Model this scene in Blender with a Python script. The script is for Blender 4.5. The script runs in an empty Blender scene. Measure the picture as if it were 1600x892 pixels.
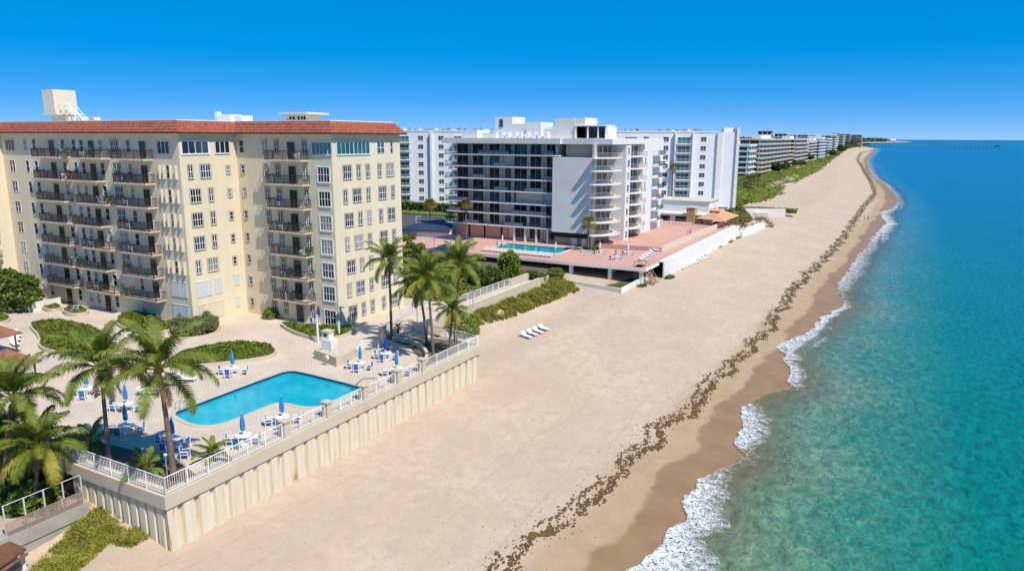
import bpy, bmesh, math, random
from math import sin, cos, pi, atan, hypot, radians, sqrt, tan
from mathutils import Vector, Matrix, noise
random.seed(7)
S = bpy.context.scene
# ---------------------------------------------------------------- camera
HC = 30.5
F = 1120.0; PXC = 800.0; PYC = 446.0
PITCH = atan(231 / F); ROLL = 0.0045; YAW = atan(620 / hypot(F, 231))
fw = Vector((-sin(YAW) * cos(PITCH), cos(YAW) * cos(PITCH), -sin(PITCH)))
r0 = Vector((cos(YAW), sin(YAW), 0)); u0 = r0.cross(fw)
rt = cos(ROLL) * r0 + sin(ROLL) * u0; up = -sin(ROLL) * r0 + cos(ROLL) * u0
cd = bpy.data.cameras.new('camera'); cam = bpy.data.objects.new('camera', cd)
S.collection.objects.link(cam)
M4 = Matrix.Identity(4)
for i in range(3):
    M4[i][0] = rt[i]; M4[i][1] = up[i]; M4[i][2] = -fw[i]
M4[0][3], M4[1][3], M4[2][3] = 0, 0, HC
cam.matrix_world = M4
cd.sensor_width = 36; cd.lens = F / 1600 * 36; cd.clip_start = 0.5; cd.clip_end = 200000
S.camera = cam
def P(px, py, z=7.1):                       # point of the photograph brought to height z
    d = fw * F + rt * (px - PXC) - up * (py - PYC)
    t = (z - HC) / d.z
    return Vector((d.x * t, d.y * t, z))
# ---------------------------------------------------------------- light
SUN_EL = radians(53); SUN_DIR = Vector((cos(SUN_EL) * cos(radians(-19)), cos(SUN_EL) * sin(radians(-19)), sin(SUN_EL)))
W = bpy.data.worlds.new('World'); S.world = W; W.use_nodes = True
nt = W.node_tree; bg = nt.nodes['Background']
sky = nt.nodes.new('ShaderNodeTexSky'); sky.sky_type = 'NISHITA'; sky.sun_disc = False
sky.sun_elevation = SUN_EL; sky.sun_rotation = math.atan2(SUN_DIR.x, SUN_DIR.y)
sky.air_density = 0.4; sky.dust_density = 0.0; sky.ozone_density = 2.5; sky.altitude = 6000
gm = nt.nodes.new('ShaderNodeHueSaturation'); gm.inputs['Saturation'].default_value = 3.35
gm.inputs['Value'].default_value = 3.9
ga = nt.nodes.new('ShaderNodeGamma'); ga.inputs[1].default_value = 0.26; nt.links.new(sky.outputs[0], ga.inputs[0]); nt.links.new(ga.outputs[0], gm.inputs['Color']); tn = nt.nodes.new('ShaderNodeVectorMath'); tn.operation = 'MULTIPLY'; tn.inputs[1].default_value = (.95, .82, .88)
nt.links.new(gm.outputs[0], tn.inputs[0]); nt.links.new(tn.outputs[0], bg.inputs[0])
bg.inputs[1].default_value = 0.14
sl = bpy.data.lights.new('sun', 'SUN'); sl.energy = 4.35; sl.angle = radians(0.5); sl.color = (1.0, 0.94, 0.85)
so = bpy.data.objects.new('sun', sl); S.collection.objects.link(so)
so.rotation_euler = SUN_DIR.to_track_quat('Z', 'Y').to_euler(); so.location = (0, 0, 80)
S.view_settings.view_transform = 'Standard'; S.view_settings.look = 'None'
S.view_settings.exposure = 0.3; S.view_settings.gamma = 1.0
S.render.engine = 'CYCLES'
S.cycles.max_bounces = 6; S.cycles.diffuse_bounces = 3; S.cycles.glossy_bounces = 3
S.cycles.transparent_max_bounces = 10; S.cycles.caustics_reflective = False; S.cycles.caustics_refractive = False
# ---------------------------------------------------------------- materials
def newmat(name):
    m = bpy.data.materials.new(name); m.use_nodes = True
    return m, m.node_tree, m.node_tree.nodes['Principled BSDF']
def mat(name, col, rough=0.8, col2=None, scale=1.0, amt=0.5, bump=0.0, bscale=None, metal=0.0, spec=0.5, detail=4, coat=0, trans=0, stretch=None):
    m, t, b = newmat(name); N = t.nodes; L = t.links
    b.inputs['Roughness'].default_value = rough; b.inputs['Metallic'].default_value = metal
    b.inputs['Specular IOR Level'].default_value = spec
    b.inputs['Base Color'].default_value = (*col, 1)
    if coat: b.inputs['Coat Weight'].default_value = coat
    if col2 or bump:
        g = N.new('ShaderNodeNewGeometry'); src = g.outputs['Position']
        if stretch:
            mp = N.new('ShaderNodeMapping'); mp.inputs['Scale'].default_value = stretch
            L.new(src, mp.inputs[0]); src = mp.outputs[0]
    if col2:
        n = N.new('ShaderNodeTexNoise'); n.inputs['Scale'].default_value = scale; n.inputs['Detail'].default_value = detail
        n.inputs['Roughness'].default_value = 0.65
        L.new(src, n.inputs[0])
        r = N.new('ShaderNodeMapRange'); r.inputs[1].default_value = 0.5 - 0.25 / max(amt, .01) * .5; r.inputs[2].default_value = 0.5 + 0.25 / max(amt, .01) * .5
        L.new(n.outputs[0], r.inputs[0])
        mx = N.new('ShaderNodeMix'); mx.data_type = 'RGBA'
        mx.inputs[6].default_value = (*col, 1); mx.inputs[7].default_value = (*col2, 1)
        L.new(r.outputs[0], mx.inputs[0]); L.new(mx.outputs[2], b.inputs['Base Color'])
    if bump:
        n2 = N.new('ShaderNodeTexNoise'); n2.inputs['Scale'].default_value = bscale or scale * 4; n2.inputs['Detail'].default_value = 3
        L.new(src, n2.inputs[0])
        bp = N.new('ShaderNodeBump'); bp.inputs['Strength'].default_value = bump; bp.inputs['Distance'].default_value = 0.05
        L.new(n2.outputs[0], bp.inputs['Height']); L.new(bp.outputs[0], b.inputs['Normal'])
    return m
M = {}
M['cream'] = mat('cream_stucco', (.73, .64, .46), .9, (.66, .57, .40), .5, .7, .15, 6, stretch=(1, 1, .22))
M['creamtrim'] = mat('cream_trim', (.62, .55, .42), .8)
M['olive'] = mat('shutter_frame_paint', (.38, .34, .25), .7)
M['whitepaint'] = mat('white_paint', (.78, .78, .76), .55)
M['white'] = mat('white_render', (.74, .74, .72), .85, (.66, .66, .64), .3, .5, .1, 5)
M['whitegrey'] = mat('grey_white_render', (.77, .74, .68), .85, (.70, .67, .62), .25, .6, .1, 5)
M['bluewhite'] = mat('cool_white_render', (.77, .78, .80), .85, (.70, .72, .75), .2, .5)
M['beige'] = mat('beige_render', (.50, .44, .34), .85, (.44, .38, .29), .3, .5)
M['tan'] = mat('tan_render', (.58, .50, .41), .85, (.52, .44, .36), .3, .5)
M['shutterpanel'] = mat('shutter_panel', (.58, .60, .60), .6)
M['creampanel'] = mat('cream_shutter_panel', (.64, .58, .45), .7)
M['glass'] = mat('window_glass', (.010, .013, .017), .08, (.03, .033, .036), .45, .9, spec=.35)
M['glasscurt'] = mat('window_glass_with_blinds', (.16, .17, .17), .15, (.30, .30, .28), .6, .9, spec=.6)
M['glassteal'] = mat('teal_window_glass', (.012, .09, .11), .06, (.03, .14, .16), .5, .8, spec=.8)
M['glassblue'] = mat('blue_window_glass', (.015, .03, .07), .06, (.04, .07, .12), .3, .8, spec=.7)
M['tile'] = None
M['brown'] = mat('brown_railing_metal', (.030, .020, .015), .5)
M['doorframe'] = mat('brown_door_frame', (.13, .085, .06), .6)
M['darkrail'] = mat('dark_rail', (.03, .045, .06), .6, spec=.2)
M['slabcream'] = mat('balcony_slab', (.60, .52, .40), .8)
M['concrete'] = mat('concrete', (.42, .39, .33), .9, (.30, .28, .24), .8, .6, .3, 5)
M['capbeam'] = mat('cap_beam_concrete', (.58, .50, .37), .9, (.50, .42, .30), .6, .5, .2, 5)
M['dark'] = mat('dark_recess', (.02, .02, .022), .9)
M['darkbrown'] = mat('dark_timber', (.035, .02, .015), .8)
M['pave2'] = mat('pink_paving', (.60, .34, .27), .85, (.52, .29, .225), .25, .7, .1, 4, detail=6)
M['pinkwall'] = mat('pink_wall', (.50, .31, .25), .85)
M['asphalt'] = mat('asphalt', (.07, .07, .075), .9)
M['bark'] = mat('palm_bark', (.20, .145, .11), .9, (.12, .085, .07), 3, .8, .6, 9)
M['barkg'] = mat('tree_bark', (.12, .09, .07), .9, (.07, .05, .04), 4, .8)
M['wood'] = mat('wood_planks', (.22, .10, .045), .7, (.13, .06, .03), 1.2, .8, .3, 6, stretch=(1, 5, 1))
M['greywood'] = mat('weathered_wood', (.36, .27, .17), .85, (.22, .16, .10), 2, .8)
M['orange'] = mat('orange_roof', (.66, .36, .19), .7, (.58, .28, .14), .8, .6)
M['brownroof'] = mat('brown_roof_shingle', (.30, .135, .07), .85, (.20, .085, .05), 1.5, .7, .3, 8)
M['navy'] = mat('navy_canvas', (.018, .03, .085), .8)
M['blue'] = mat('blue_canvas', (.02, .25, .56), .75, (.015, .20, .48), 3, .5)
M['bluedark'] = mat('dark_blue_canvas', (.012, .04, .25), .75)
M['sling'] = mat('blue_sling', (.03, .14, .42), .7)
M['plastic'] = mat('white_resin', (.80, .80, .80), .4)
M['soil'] = mat('planting_soil', (.10, .075, .05), .95, (.16, .12, .08), 1, .6, .4, 6)
M['grey'] = mat('grey_metal', (.30, .31, .32), .5)
M['lightgrey'] = mat('pale_grey_metal', (.55, .56, .57), .5)
M['steel'] = mat('steel', (.55, .56, .58), .25, metal=1)
M['skin'] = mat('skin', (.42, .24, .16), .6)
M['hair'] = mat('hair', (.03, .02, .015), .7)
M['red'] = mat('red_cloth', (.45, .04, .04), .8)
M['tealcloth'] = mat('teal_cloth', (.04, .30, .32), .7)
M['car'] = mat('dark_car_paint', (.03, .04, .07), .25, coat=.5)
def leafmat(name, a, b, sc=.9, trans=.25):
    m, t, bs = newmat(name); N = t.nodes; L = t.links
    g = N.new('ShaderNodeNewGeometry'); n = N.new('ShaderNodeTexNoise'); n.inputs['Scale'].default_value = sc
    n.inputs['Detail'].default_value = 5; n.inputs['Roughness'].default_value = .75
    L.new(g.outputs['Position'], n.inputs[0])
    r = N.new('ShaderNodeValToRGB'); r.color_ramp.elements[0].position = .36; r.color_ramp.elements[1].position = .66
    r.color_ramp.elements[0].color = (*a, 1); r.color_ramp.elements[1].color = (*b, 1)
    L.new(n.outputs[0], r.inputs[0]); L.new(r.outputs[0], bs.inputs['Base Color'])
    bs.inputs['Roughness'].default_value = .55; bs.inputs['Specular IOR Level'].default_value = .3
    tr = N.new('ShaderNodeBsdfTranslucent'); L.new(r.outputs[0], tr.inputs[0])
    ms = N.new('ShaderNodeMixShader'); ms.inputs[0].default_value = trans
    L.new(bs.outputs[0], ms.inputs[1]); L.new(tr.outputs[0], ms.inputs[2])
    L.new(ms.outputs[0], N['Material Output'].inputs[0])
    return m
M['palm'] = leafmat('palm_leaf', (.075, .125, .016), (.25, .29, .035), 1.3, .3)
M['palmy'] = leafmat('yellowing_palm_leaf', (.24, .24, .03), (.48, .38, .05), 1.1, .3)
M['palmd'] = leafmat('dry_palm_leaf', (.24, .15, .06), (.36, .24, .10), 1.5)
M['fan'] = leafmat('fan_palm_leaf', (.12, .15, .03), (.36, .30, .08), 1.2)
M['bush'] = leafmat('shrub_leaf', (.045, .085, .014), (.18, .24, .03), 1.1)
M['bushl'] = leafmat('light_shrub_leaf', (.09, .16, .016), (.27, .33, .035), 1.0)
M['lawn'] = leafmat('ground_cover_leaf', (.07, .12, .012), (.24, .27, .028), .8)
M['hedge'] = leafmat('grey_green_hedge_leaf', (.13, .16, .055), (.26, .28, .11), 1.0)
M['dune'] = leafmat('dune_grass_blade', (.17, .19, .025), (.46, .42, .08), .7)
M['farleaf'] = leafmat('far_tree_leaf', (.03, .06, .02), (.10, .14, .03), .08)
M['farlawn'] = leafmat('far_dune_leaf', (.10, .14, .012), (.27, .31, .025), .06)
def tile_mat(axis):
    m, t, b = newmat('terracotta_roof_tile'); N = t.nodes; L = t.links
    g = N.new('ShaderNodeNewGeometry'); sx = N.new('ShaderNodeSeparateXYZ'); L.new(g.outputs['Position'], sx.inputs[0])
    def wave(sock, sc):
        w = N.new('ShaderNodeMath'); w.operation = 'MULTIPLY'; w.inputs[1].default_value = sc; L.new(sock, w.inputs[0])
        s = N.new('ShaderNodeMath'); s.operation = 'SINE'; L.new(w.outputs[0], s.inputs[0]); return s.outputs[0]
    a = wave(sx.outputs['XY'.index(axis)], 2 * pi / .42); zz = wave(sx.outputs[2], 2 * pi / .34)
    n = N.new('ShaderNodeTexNoise'); n.inputs['Scale'].default_value = 2.2; L.new(g.outputs['Position'], n.inputs[0])
    r = N.new('ShaderNodeValToRGB'); r.color_ramp.elements[0].color = (.30, .065, .032, 1); r.color_ramp.elements[1].color = (.43, .125, .062, 1)
    r.color_ramp.elements[0].position = .35; r.color_ramp.elements[1].position = .65
    L.new(n.outputs[0], r.inputs[0]); L.new(r.outputs[0], b.inputs['Base Color'])
    ad = N.new('ShaderNodeMath'); ad.operation = 'MULTIPLY_ADD'; ad.inputs[1].default_value = 1.0
    L.new(zz, ad.inputs[2]); L.new(a, ad.inputs[0])
    bp = N.new('ShaderNodeBump'); bp.inputs['Strength'].default_value = 1; bp.inputs['Distance'].default_value = .06
    L.new(ad.outputs[0], bp.inputs['Height']); L.new(bp.outputs[0], b.inputs['Normal']); b.inputs['Roughness'].default_value = .8
    return m
M['tileX'] = tile_mat('X'); M['tileY'] = tile_mat('Y')
# ---------------------------------------------------------------- mesh helpers
C = S.collection
class MB:
    def __init__(s): s.v = []; s.f = []; s.m = []
    def quad(s, a, b, c, d, m=0):
        n = len(s.v); s.v += [tuple(a), tuple(b), tuple(c), tuple(d)]; s.f.append((n, n + 1, n + 2, n + 3)); s.m.append(m)
    def tri(s, a, b, c, m=0):
        n = len(s.v); s.v += [tuple(a), tuple(b), tuple(c)]; s.f.append((n, n + 1, n + 2)); s.m.append(m)
    def box(s, x0, y0, z0, x1, y1, z1, m=0):
        if x0 > x1: x0, x1 = x1, x0
        if y0 > y1: y0, y1 = y1, y0
        if z0 > z1: z0, z1 = z1, z0
        n = len(s.v)
        s.v += [(x0, y0, z0), (x1, y0, z0), (x1, y1, z0), (x0, y1, z0), (x0, y0, z1), (x1, y0, z1), (x1, y1, z1), (x0, y1, z1)]
        for q in ((0, 3, 2, 1), (4, 5, 6, 7), (0, 1, 5, 4), (1, 2, 6, 5), (2, 3, 7, 6), (3, 0, 4, 7)):
            s.f.append(tuple(n + i for i in q)); s.m.append(m)
        return s
    def prism(s, poly, z0, z1, m=0, mt=None):
        a = sum(poly[i][0] * poly[(i + 1) % len(poly)][1] - poly[(i + 1) % len(poly)][0] * poly[i][1] for i in range(len(poly)))
        if a < 0: poly = poly[::-1]
        k = len(poly); n = len(s.v)
        s.v += [(p[0], p[1], z0) for p in poly] + [(p[0], p[1], z1) for p in poly]
        for i in range(k):
            j = (i + 1) % k; s.f.append((n + i, n + j, n + k + j, n + k + i)); s.m.append(m)
        s.f.append(tuple(n + i for i in reversed(range(k)))); s.m.append(m)
        s.f.append(tuple(n + k + i for i in range(k))); s.m.append(m if mt is None else mt)
        return s
    def tube(s, pts, rad, n=8, m=0, cap=True):
        pts = [Vector(p) for p in pts]
        if not hasattr(rad, '__len__'): rad = [rad] * len(pts)
        b = len(s.v); ref = Vector((0, 0, 1))
        for i, p in enumerate(pts):
            d = (pts[min(i + 1, len(pts) - 1)] - pts[max(i - 1, 0)]).normalized()
            rf = ref if abs(d.z) < .95 else Vector((1, 0, 0))
            x = d.cross(rf).normalized(); y = x.cross(d)
            for k in range(n):
                a = 2 * pi * k / n; s.v.append(tuple(p + (x * cos(a) + y * sin(a)) * rad[i]))
        for i in range(len(pts) - 1):
            for k in range(n):
                k2 = (k + 1) % n
                s.f.append((b + i * n + k, b + (i + 1) * n + k, b + (i + 1) * n + k2, b + i * n + k2)); s.m.append(m)
        if cap:
            s.f.append(tuple(b + k for k in range(n))); s.m.append(m)
            s.f.append(tuple(b + (len(pts) - 1) * n + k for k in reversed(range(n)))); s.m.append(m)
        return s
    def bar(s, a, b, w=.05, m=0): return s.tube([a, b], w / 2 * 1.2, 4, m)
    def lathe(s, prof, n=16, c=(0, 0), m=0):
        b = len(s.v)
        for r, z in prof:
            for k in range(n):
                a = 2 * pi * k / n; s.v.append((c[0] + r * cos(a), c[1] + r * sin(a), z))
        for i in range(len(prof) - 1):
            for k in range(n):
                k2 = (k + 1) % n
                s.f.append((b + i * n + k, b + i * n + k2, b + (i + 1) * n + k2, b + (i + 1) * n + k)); s.m.append(m)
        return s
    def mesh(s, name, mats, smooth=False):
        me = bpy.data.meshes.new(name); me.from_pydata(s.v, [], s.f)
        for x in mats if isinstance(mats, (list, tuple)) else [mats]: me.materials.append(x)
        me.polygons.foreach_set('material_index', s.m)
        if smooth: me.polygons.foreach_set('use_smooth', [True] * len(me.polygons))
        me.update(); return me
    def build(s, name, mats, parent=None, smooth=False, world=True):
        o = bpy.data.objects.new(name, s.mesh(name, mats, smooth)); C.objects.link(o)
        if parent is not None:
            o.parent = parent
            if world: o.location = -parent.location
        return o
def tag(o, label=None, cat=None, group=None, kind=None):
    if label: o['label'] = label
    if cat: o['category'] = cat
    if group: o['group'] = group
    if kind: o['kind'] = kind
    return o
def empty(name, loc, label=None, cat=None, group=None, rz=0):
    o = bpy.data.objects.new(name, None); C.objects.link(o); o.location = loc; o.rotation_euler = (0, 0, rz); o.empty_display_size = .3
    return tag(o, label, cat, group)
def copy_tree(root, loc, rz=0, label=None, cat=None, group=None, sc=None):
    r = root.copy(); C.objects.link(r); r.location = loc; r.rotation_euler = (0, 0, rz)
    if sc: r.scale = (sc, sc, sc)
    tag(r, label, cat, group)
    for ch in list(root.children):
        c = ch.copy(); C.objects.link(c); c.parent = r
        for g in list(ch.children):
            d = g.copy(); C.objects.link(d); d.parent = c
    return r
def poly_mesh(name, loops, z, m, side=None):
    """flat polygon with holes (first loop outer)"""
    bm = bmesh.new(); es = []
    for lp in loops:
        vs = [bm.verts.new((p[0], p[1], z if len(p) < 3 or z is not None else p[2])) for p in lp]
        es += [bm.edges.new((vs[i], vs[(i + 1) % len(vs)])) for i in range(len(vs))]
    bmesh.ops.triangle_fill(bm, use_beauty=True, use_dissolve=False, edges=es)
    for f in bm.faces:
        f.normal_update()
        if f.normal.z < 0: f.normal_flip()
    me = bpy.data.meshes.new(name); bm.to_mesh(me); bm.free(); me.materials.append(m)
    o = bpy.data.objects.new(name, me); C.objects.link(o); return o
def smooth_loop(pts, it=2, closed=True):
    for _ in range(it):
        q = []; n = len(pts)
        for i in range(n if closed else n - 1):
            a, b = Vector(pts[i]), Vector(pts[(i + 1) % n])
            q += [a * .75 + b * .25, a * .25 + b * .75]
        if not closed: q = [Vector(pts[0])] + q + [Vector(pts[-1])]
        pts = q
    return pts
def inside(p, poly):
    c = False; n = len(poly); j = n - 1
    for i in range(n):
        xi, yi, xj, yj = poly[i][0], poly[i][1], poly[j][0], poly[j][1]
        if (yi > p[1]) != (yj > p[1]) and p[0] < (xj - xi) * (p[1] - yi) / (yj - yi) + xi: c = not c
        j = i
    return c
def rnd(a, b): return random.uniform(a, b)
# ================================================================ setting: shore
FOAM = [(985, 892), (1026, 856), (1055, 832), (1073, 813), (1072, 795), (1075, 777), (1099, 753), (1125, 738), (1148, 723), (1166, 712), (1156, 700), (1153, 688), (1163, 670), (1160, 655), (1159, 640), (1176, 627), (1195, 618), (1222, 610), (1237, 602), (1240, 580), (1226, 560), (1218, 548), (1232, 537), (1250, 528), (1268, 517), (1284, 500), (1300, 490), (1322, 478), (1312, 462), (1310, 445), (1327, 425), (1336, 410), (1342, 400), (1356, 388), (1362, 375), (1376, 358), (1386, 350), (1376, 334), (1396, 325), (1402, 316), (1397, 302), (1382, 288), (1366, 278), (1358, 265), (1354, 250), (1362, 240), (1370, 233)]
fpts = [P(x, y, .05) for x, y in FOAM]
fpts = [(p.x, p.y) for p in fpts]
XS = [(-14.8, -400), (-14.8, 30)] + [(x, y) for x, y in fpts if y > 44]
XS.sort(key=lambda q: q[1])
XS += [(-215, 3900), (-330, 5200), (-330, 6300), (-70, 8400), (40, 9300), (-150, 10200), (-3000, 13000), (-9000, 60000)]
def interp(T, y):
    if y <= T[0][1]: return T[0][0]
    for i in range(len(T) - 1):
        if y <= T[i + 1][1]:
            a, b = T[i], T[i + 1]; t = (y - a[1]) / max(b[1] - a[1], 1e-6); return a[0] + (b[0] - a[0]) * t
    return T[-1][0]
def xs(y): return interp(XS, y)
_xs0 = xs
def xs(y):
    return _xs0(y) + (noise.noise(Vector((y * .3, 21, 0))) * .5 + noise.noise(Vector((y * .9, 31, 0))) * .22 if y < 300 else 0)
def xsm(y):                                   # the mean shoreline, without the lobes of the last wave
    if y > 700: return xs(y)
    w = 9 + y * .08; return sum(xs(y + k * w) for k in (-2, -1, 0, 1, 2)) / 5
def zg(x, y):
    d = xsm(y) - x
    if d < 0: z = max(d * .05, -6)
    elif d < 9: z = d * .11
    elif d < 29: z = .99 + (d - 9) * .115
    else: z = 3.29 + min((d - 29) * .05, 1.4)
    if y < 30 and x < -41.5:
        k = min(1, (-41.5 - x) / 7); z = z * (1 - k) + k * (3.0 + 1.35 * min(1, max(0, (y - 24.5) / 3)))
        if x < -49.3: z = 4.6 if y < 26.8 else 4.4
    if 69 < y < 112 and -52.2 < x < -46: z += 1.9 * min(1, (x + 52.2) / .3) * max(0, 1 - (x + 51.5) / 5.5) ** 1.3 if x > -51.5 else 1.9
    if y > 285 and d > 46: z += min((d - 46) * .12, 1.6) * min(1, (y - 285) / 25)
    if d > 8: z += noise.noise(Vector((x * .25, y * .25, 0))) * .10 + noise.noise(Vector((x * .9, y * .5, 3))) * .05
    return z
ys = []
y = -300.
while y < 60000:
    ys.append(y)
    y += 60 if y < -20 else (1.0 if y < 130 else (1.0 + (y - 130) * .012))
ds = [30, 20, 12, 6, 3, 1.5, 0] + [-k * 1.0 for k in range(1, 48)] + [-50, -54, -58, -64, -75, -90, -120, -200, -400, -1000, -4000, -20000]
def grid(name, ys, ds, zf, m, smooth=True):
    v = []; f = []; at = []
    for y in ys:
        base = xsm(y)
        for d in ds:
            x = base + d; v.append((x, y, zf(x, y))); at.append(-d)
    n = len(ds)
    for i in range(len(ys) - 1):
        for j in range(n - 1):
            a = i * n + j; f.append((a, a + 1, a + n + 1, a + n) if ds[1] > ds[0] else (a, a + n, a + n + 1, a + 1))
    me = bpy.data.meshes.new(name); me.from_pydata(v, [], f); me.materials.append(m)
    A = me.attributes.new('shore', 'FLOAT', 'POINT'); A.data.foreach_set('value', at)
    if smooth: me.polygons.foreach_set('use_smooth', [True] * len(me.polygons))
    o = bpy.data.objects.new(name, me); C.objects.link(o); return o
def node(N, t, **k):
    n = N.new('ShaderNode' + t)
    for a, b in k.items(): setattr(n, a, b)
    return n
def sand_material():
    m, t, b = newmat('beach_sand'); N = t.nodes; L = t.links
    g = N.new('ShaderNodeNewGeometry'); at = N.new('ShaderNodeAttribute'); at.attribute_name = 'shore'
    def nz(sc, det=4, st=None, ro=.6):
        src = g.outputs['Position']
        if st:
            mp = N.new('ShaderNodeMapping'); mp.inputs['Scale'].default_value = st; mp.inputs['Rotation'].default_value = (0, 0, radians(-4)); L.new(src, mp.inputs[0]); src = mp.outputs[0]
        n = N.new('ShaderNodeTexNoise'); n.inputs['Scale'].default_value = sc; n.inputs['Detail'].default_value = det; n.inputs['Roughness'].default_value = ro
        L.new(src, n.inputs[0]); return n.outputs[0]
    def ma(op, a, b2, c=None):
        n = N.new('ShaderNodeMath'); n.operation = op
        for i, q in enumerate((a, b2, c)):
            if q is None: continue
            if isinstance(q, (int, float)): n.inputs[i].default_value = q
            else: L.new(q, n.inputs[i])
        return n.outputs[0]
    def mr(v, a, b2, c=0, d=1, sm=True):
        n = N.new('ShaderNodeMapRange'); n.interpolation_type = 'SMOOTHSTEP' if sm else 'LINEAR'
        n.inputs[1].default_value = a; n.inputs[2].default_value = b2; n.inputs[3].default_value = c; n.inputs[4].default_value = d
        L.new(v, n.inputs[0]); return n.outputs[0]
    def mix(f, a, b2):
        n = N.new('ShaderNodeMix'); n.data_type = 'RGBA'
        if isinstance(f, float): n.inputs[0].default_value = f
        else: L.new(f, n.inputs[0])
        for i, q in ((6, a), (7, b2)):
            if isinstance(q, tuple): n.inputs[i].default_value = (*q, 1)
            else: L.new(q, n.inputs[i])
        return n.outputs[2]
    dry = mix(mr(nz(.12, 6), .35, .65), (.575, .44, .32), (.51, .385, .275))
    dry = mix(mr(nz(.9, 6, None, .8), .42, .62), dry, (.485, .37, .27))
    dry = mix(mr(nz(2.6, 5, (1, .7, 1), .9), .56, .70, 0, .35), dry, (.42, .33, .26))
    dry = mix(mr(nz(1.1, 6, (2.2, .16, 1), .75), .50, .68, 0, .28), dry, (.42, .32, .25))   # tyre and rake tracks along the beach
    hol = mr(nz(3.1, 4, (1, .5, 1), .7), .6, .68, 0, .55)
    dry = mix(ma('MULTIPLY', hol, mr(nz(.11, 4), .42, .6)), dry, (.36, .28, .22))   # footprints trodden in patches
    tk = ma('PINGPONG', ma('MULTIPLY_ADD', nz(.05, 2, (1, .35, 1)), 9.0, at.outputs['Fac']), 1.9)
    tk2 = ma('PINGPONG', ma('MULTIPLY_ADD', nz(.035, 2, (1, .3, 1)), 14.0, at.outputs['Fac']), 3.1)
    trk = ma('MAXIMUM', ma('MULTIPLY', mr(tk, .0, .13, 1, 0), mr(nz(.07, 3), .5, .6)), ma('MULTIPLY', mr(tk2, .0, .16, 1, 0), mr(nz(.05, 3, (1.3, 1, 1)), .46, .56)))
    dry = mix(ma('MULTIPLY', trk, .42), dry, (.40, .305, .235))   # tyre tracks
    w1 = ma('MULTIPLY_ADD', nz(.07, 3, (.4, 1, 1)), 5.5, -2.75)
    w2 = ma('MULTIPLY_ADD', nz(.5, 3), 1.4, -.7)
    d = ma('ADD', ma('ADD', at.outputs['Fac'], w1), w2)
    damp = mix(mr(nz(.5, 5), .3, .7), (.43, .305, .18), (.38, .26, .145))
    wet = mix(mr(nz(.3, 4), .3, .7), (.31, .19, .09), (.26, .155, .075))
    c = mix(mr(d, 5.0, 9.0), damp, dry)
    c = mix(mr(d, 2.9, 3.6), wet, c)
    vo = N.new('ShaderNodeTexVoronoi'); vo.inputs['Scale'].default_value = 1.3; L.new(g.outputs['Position'], vo.inputs[0])
    sp = ma('MULTIPLY', mr(vo.outputs[0], .05, .09, 1, 0), mr(nz(.25, 3), .5, .62))
    c = mix(ma('MULTIPLY', sp, mr(at.outputs['Fac'], 4, 7)), c, (.22, .15, .10))
    L.new(c, b.inputs['Base Color'])
    L.new(mr(d, 2.9, 4.5, .5, .95), b.inputs['Roughness']); b.inputs['Specular IOR Level'].default_value = .35
    h = ma('ADD', ma('MULTIPLY', nz(2.6, 5, None, .8), 1.3), ma('MULTIPLY', nz(1.6, 3, (2.4, .15, 1)), .35))
    bp = N.new('ShaderNodeBump'); bp.inputs['Distance'].default_value = .12
    L.new(mr(d, 3, 7, .04, .6), bp.inputs['Strength']); L.new(h, bp.inputs['Height']); L.new(bp.outputs[0], b.inputs['Normal'])
    return m
M['sand'] = sand_material()
tag(grid('beach', ys, ds, zg, M['sand']), kind='structure')
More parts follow.
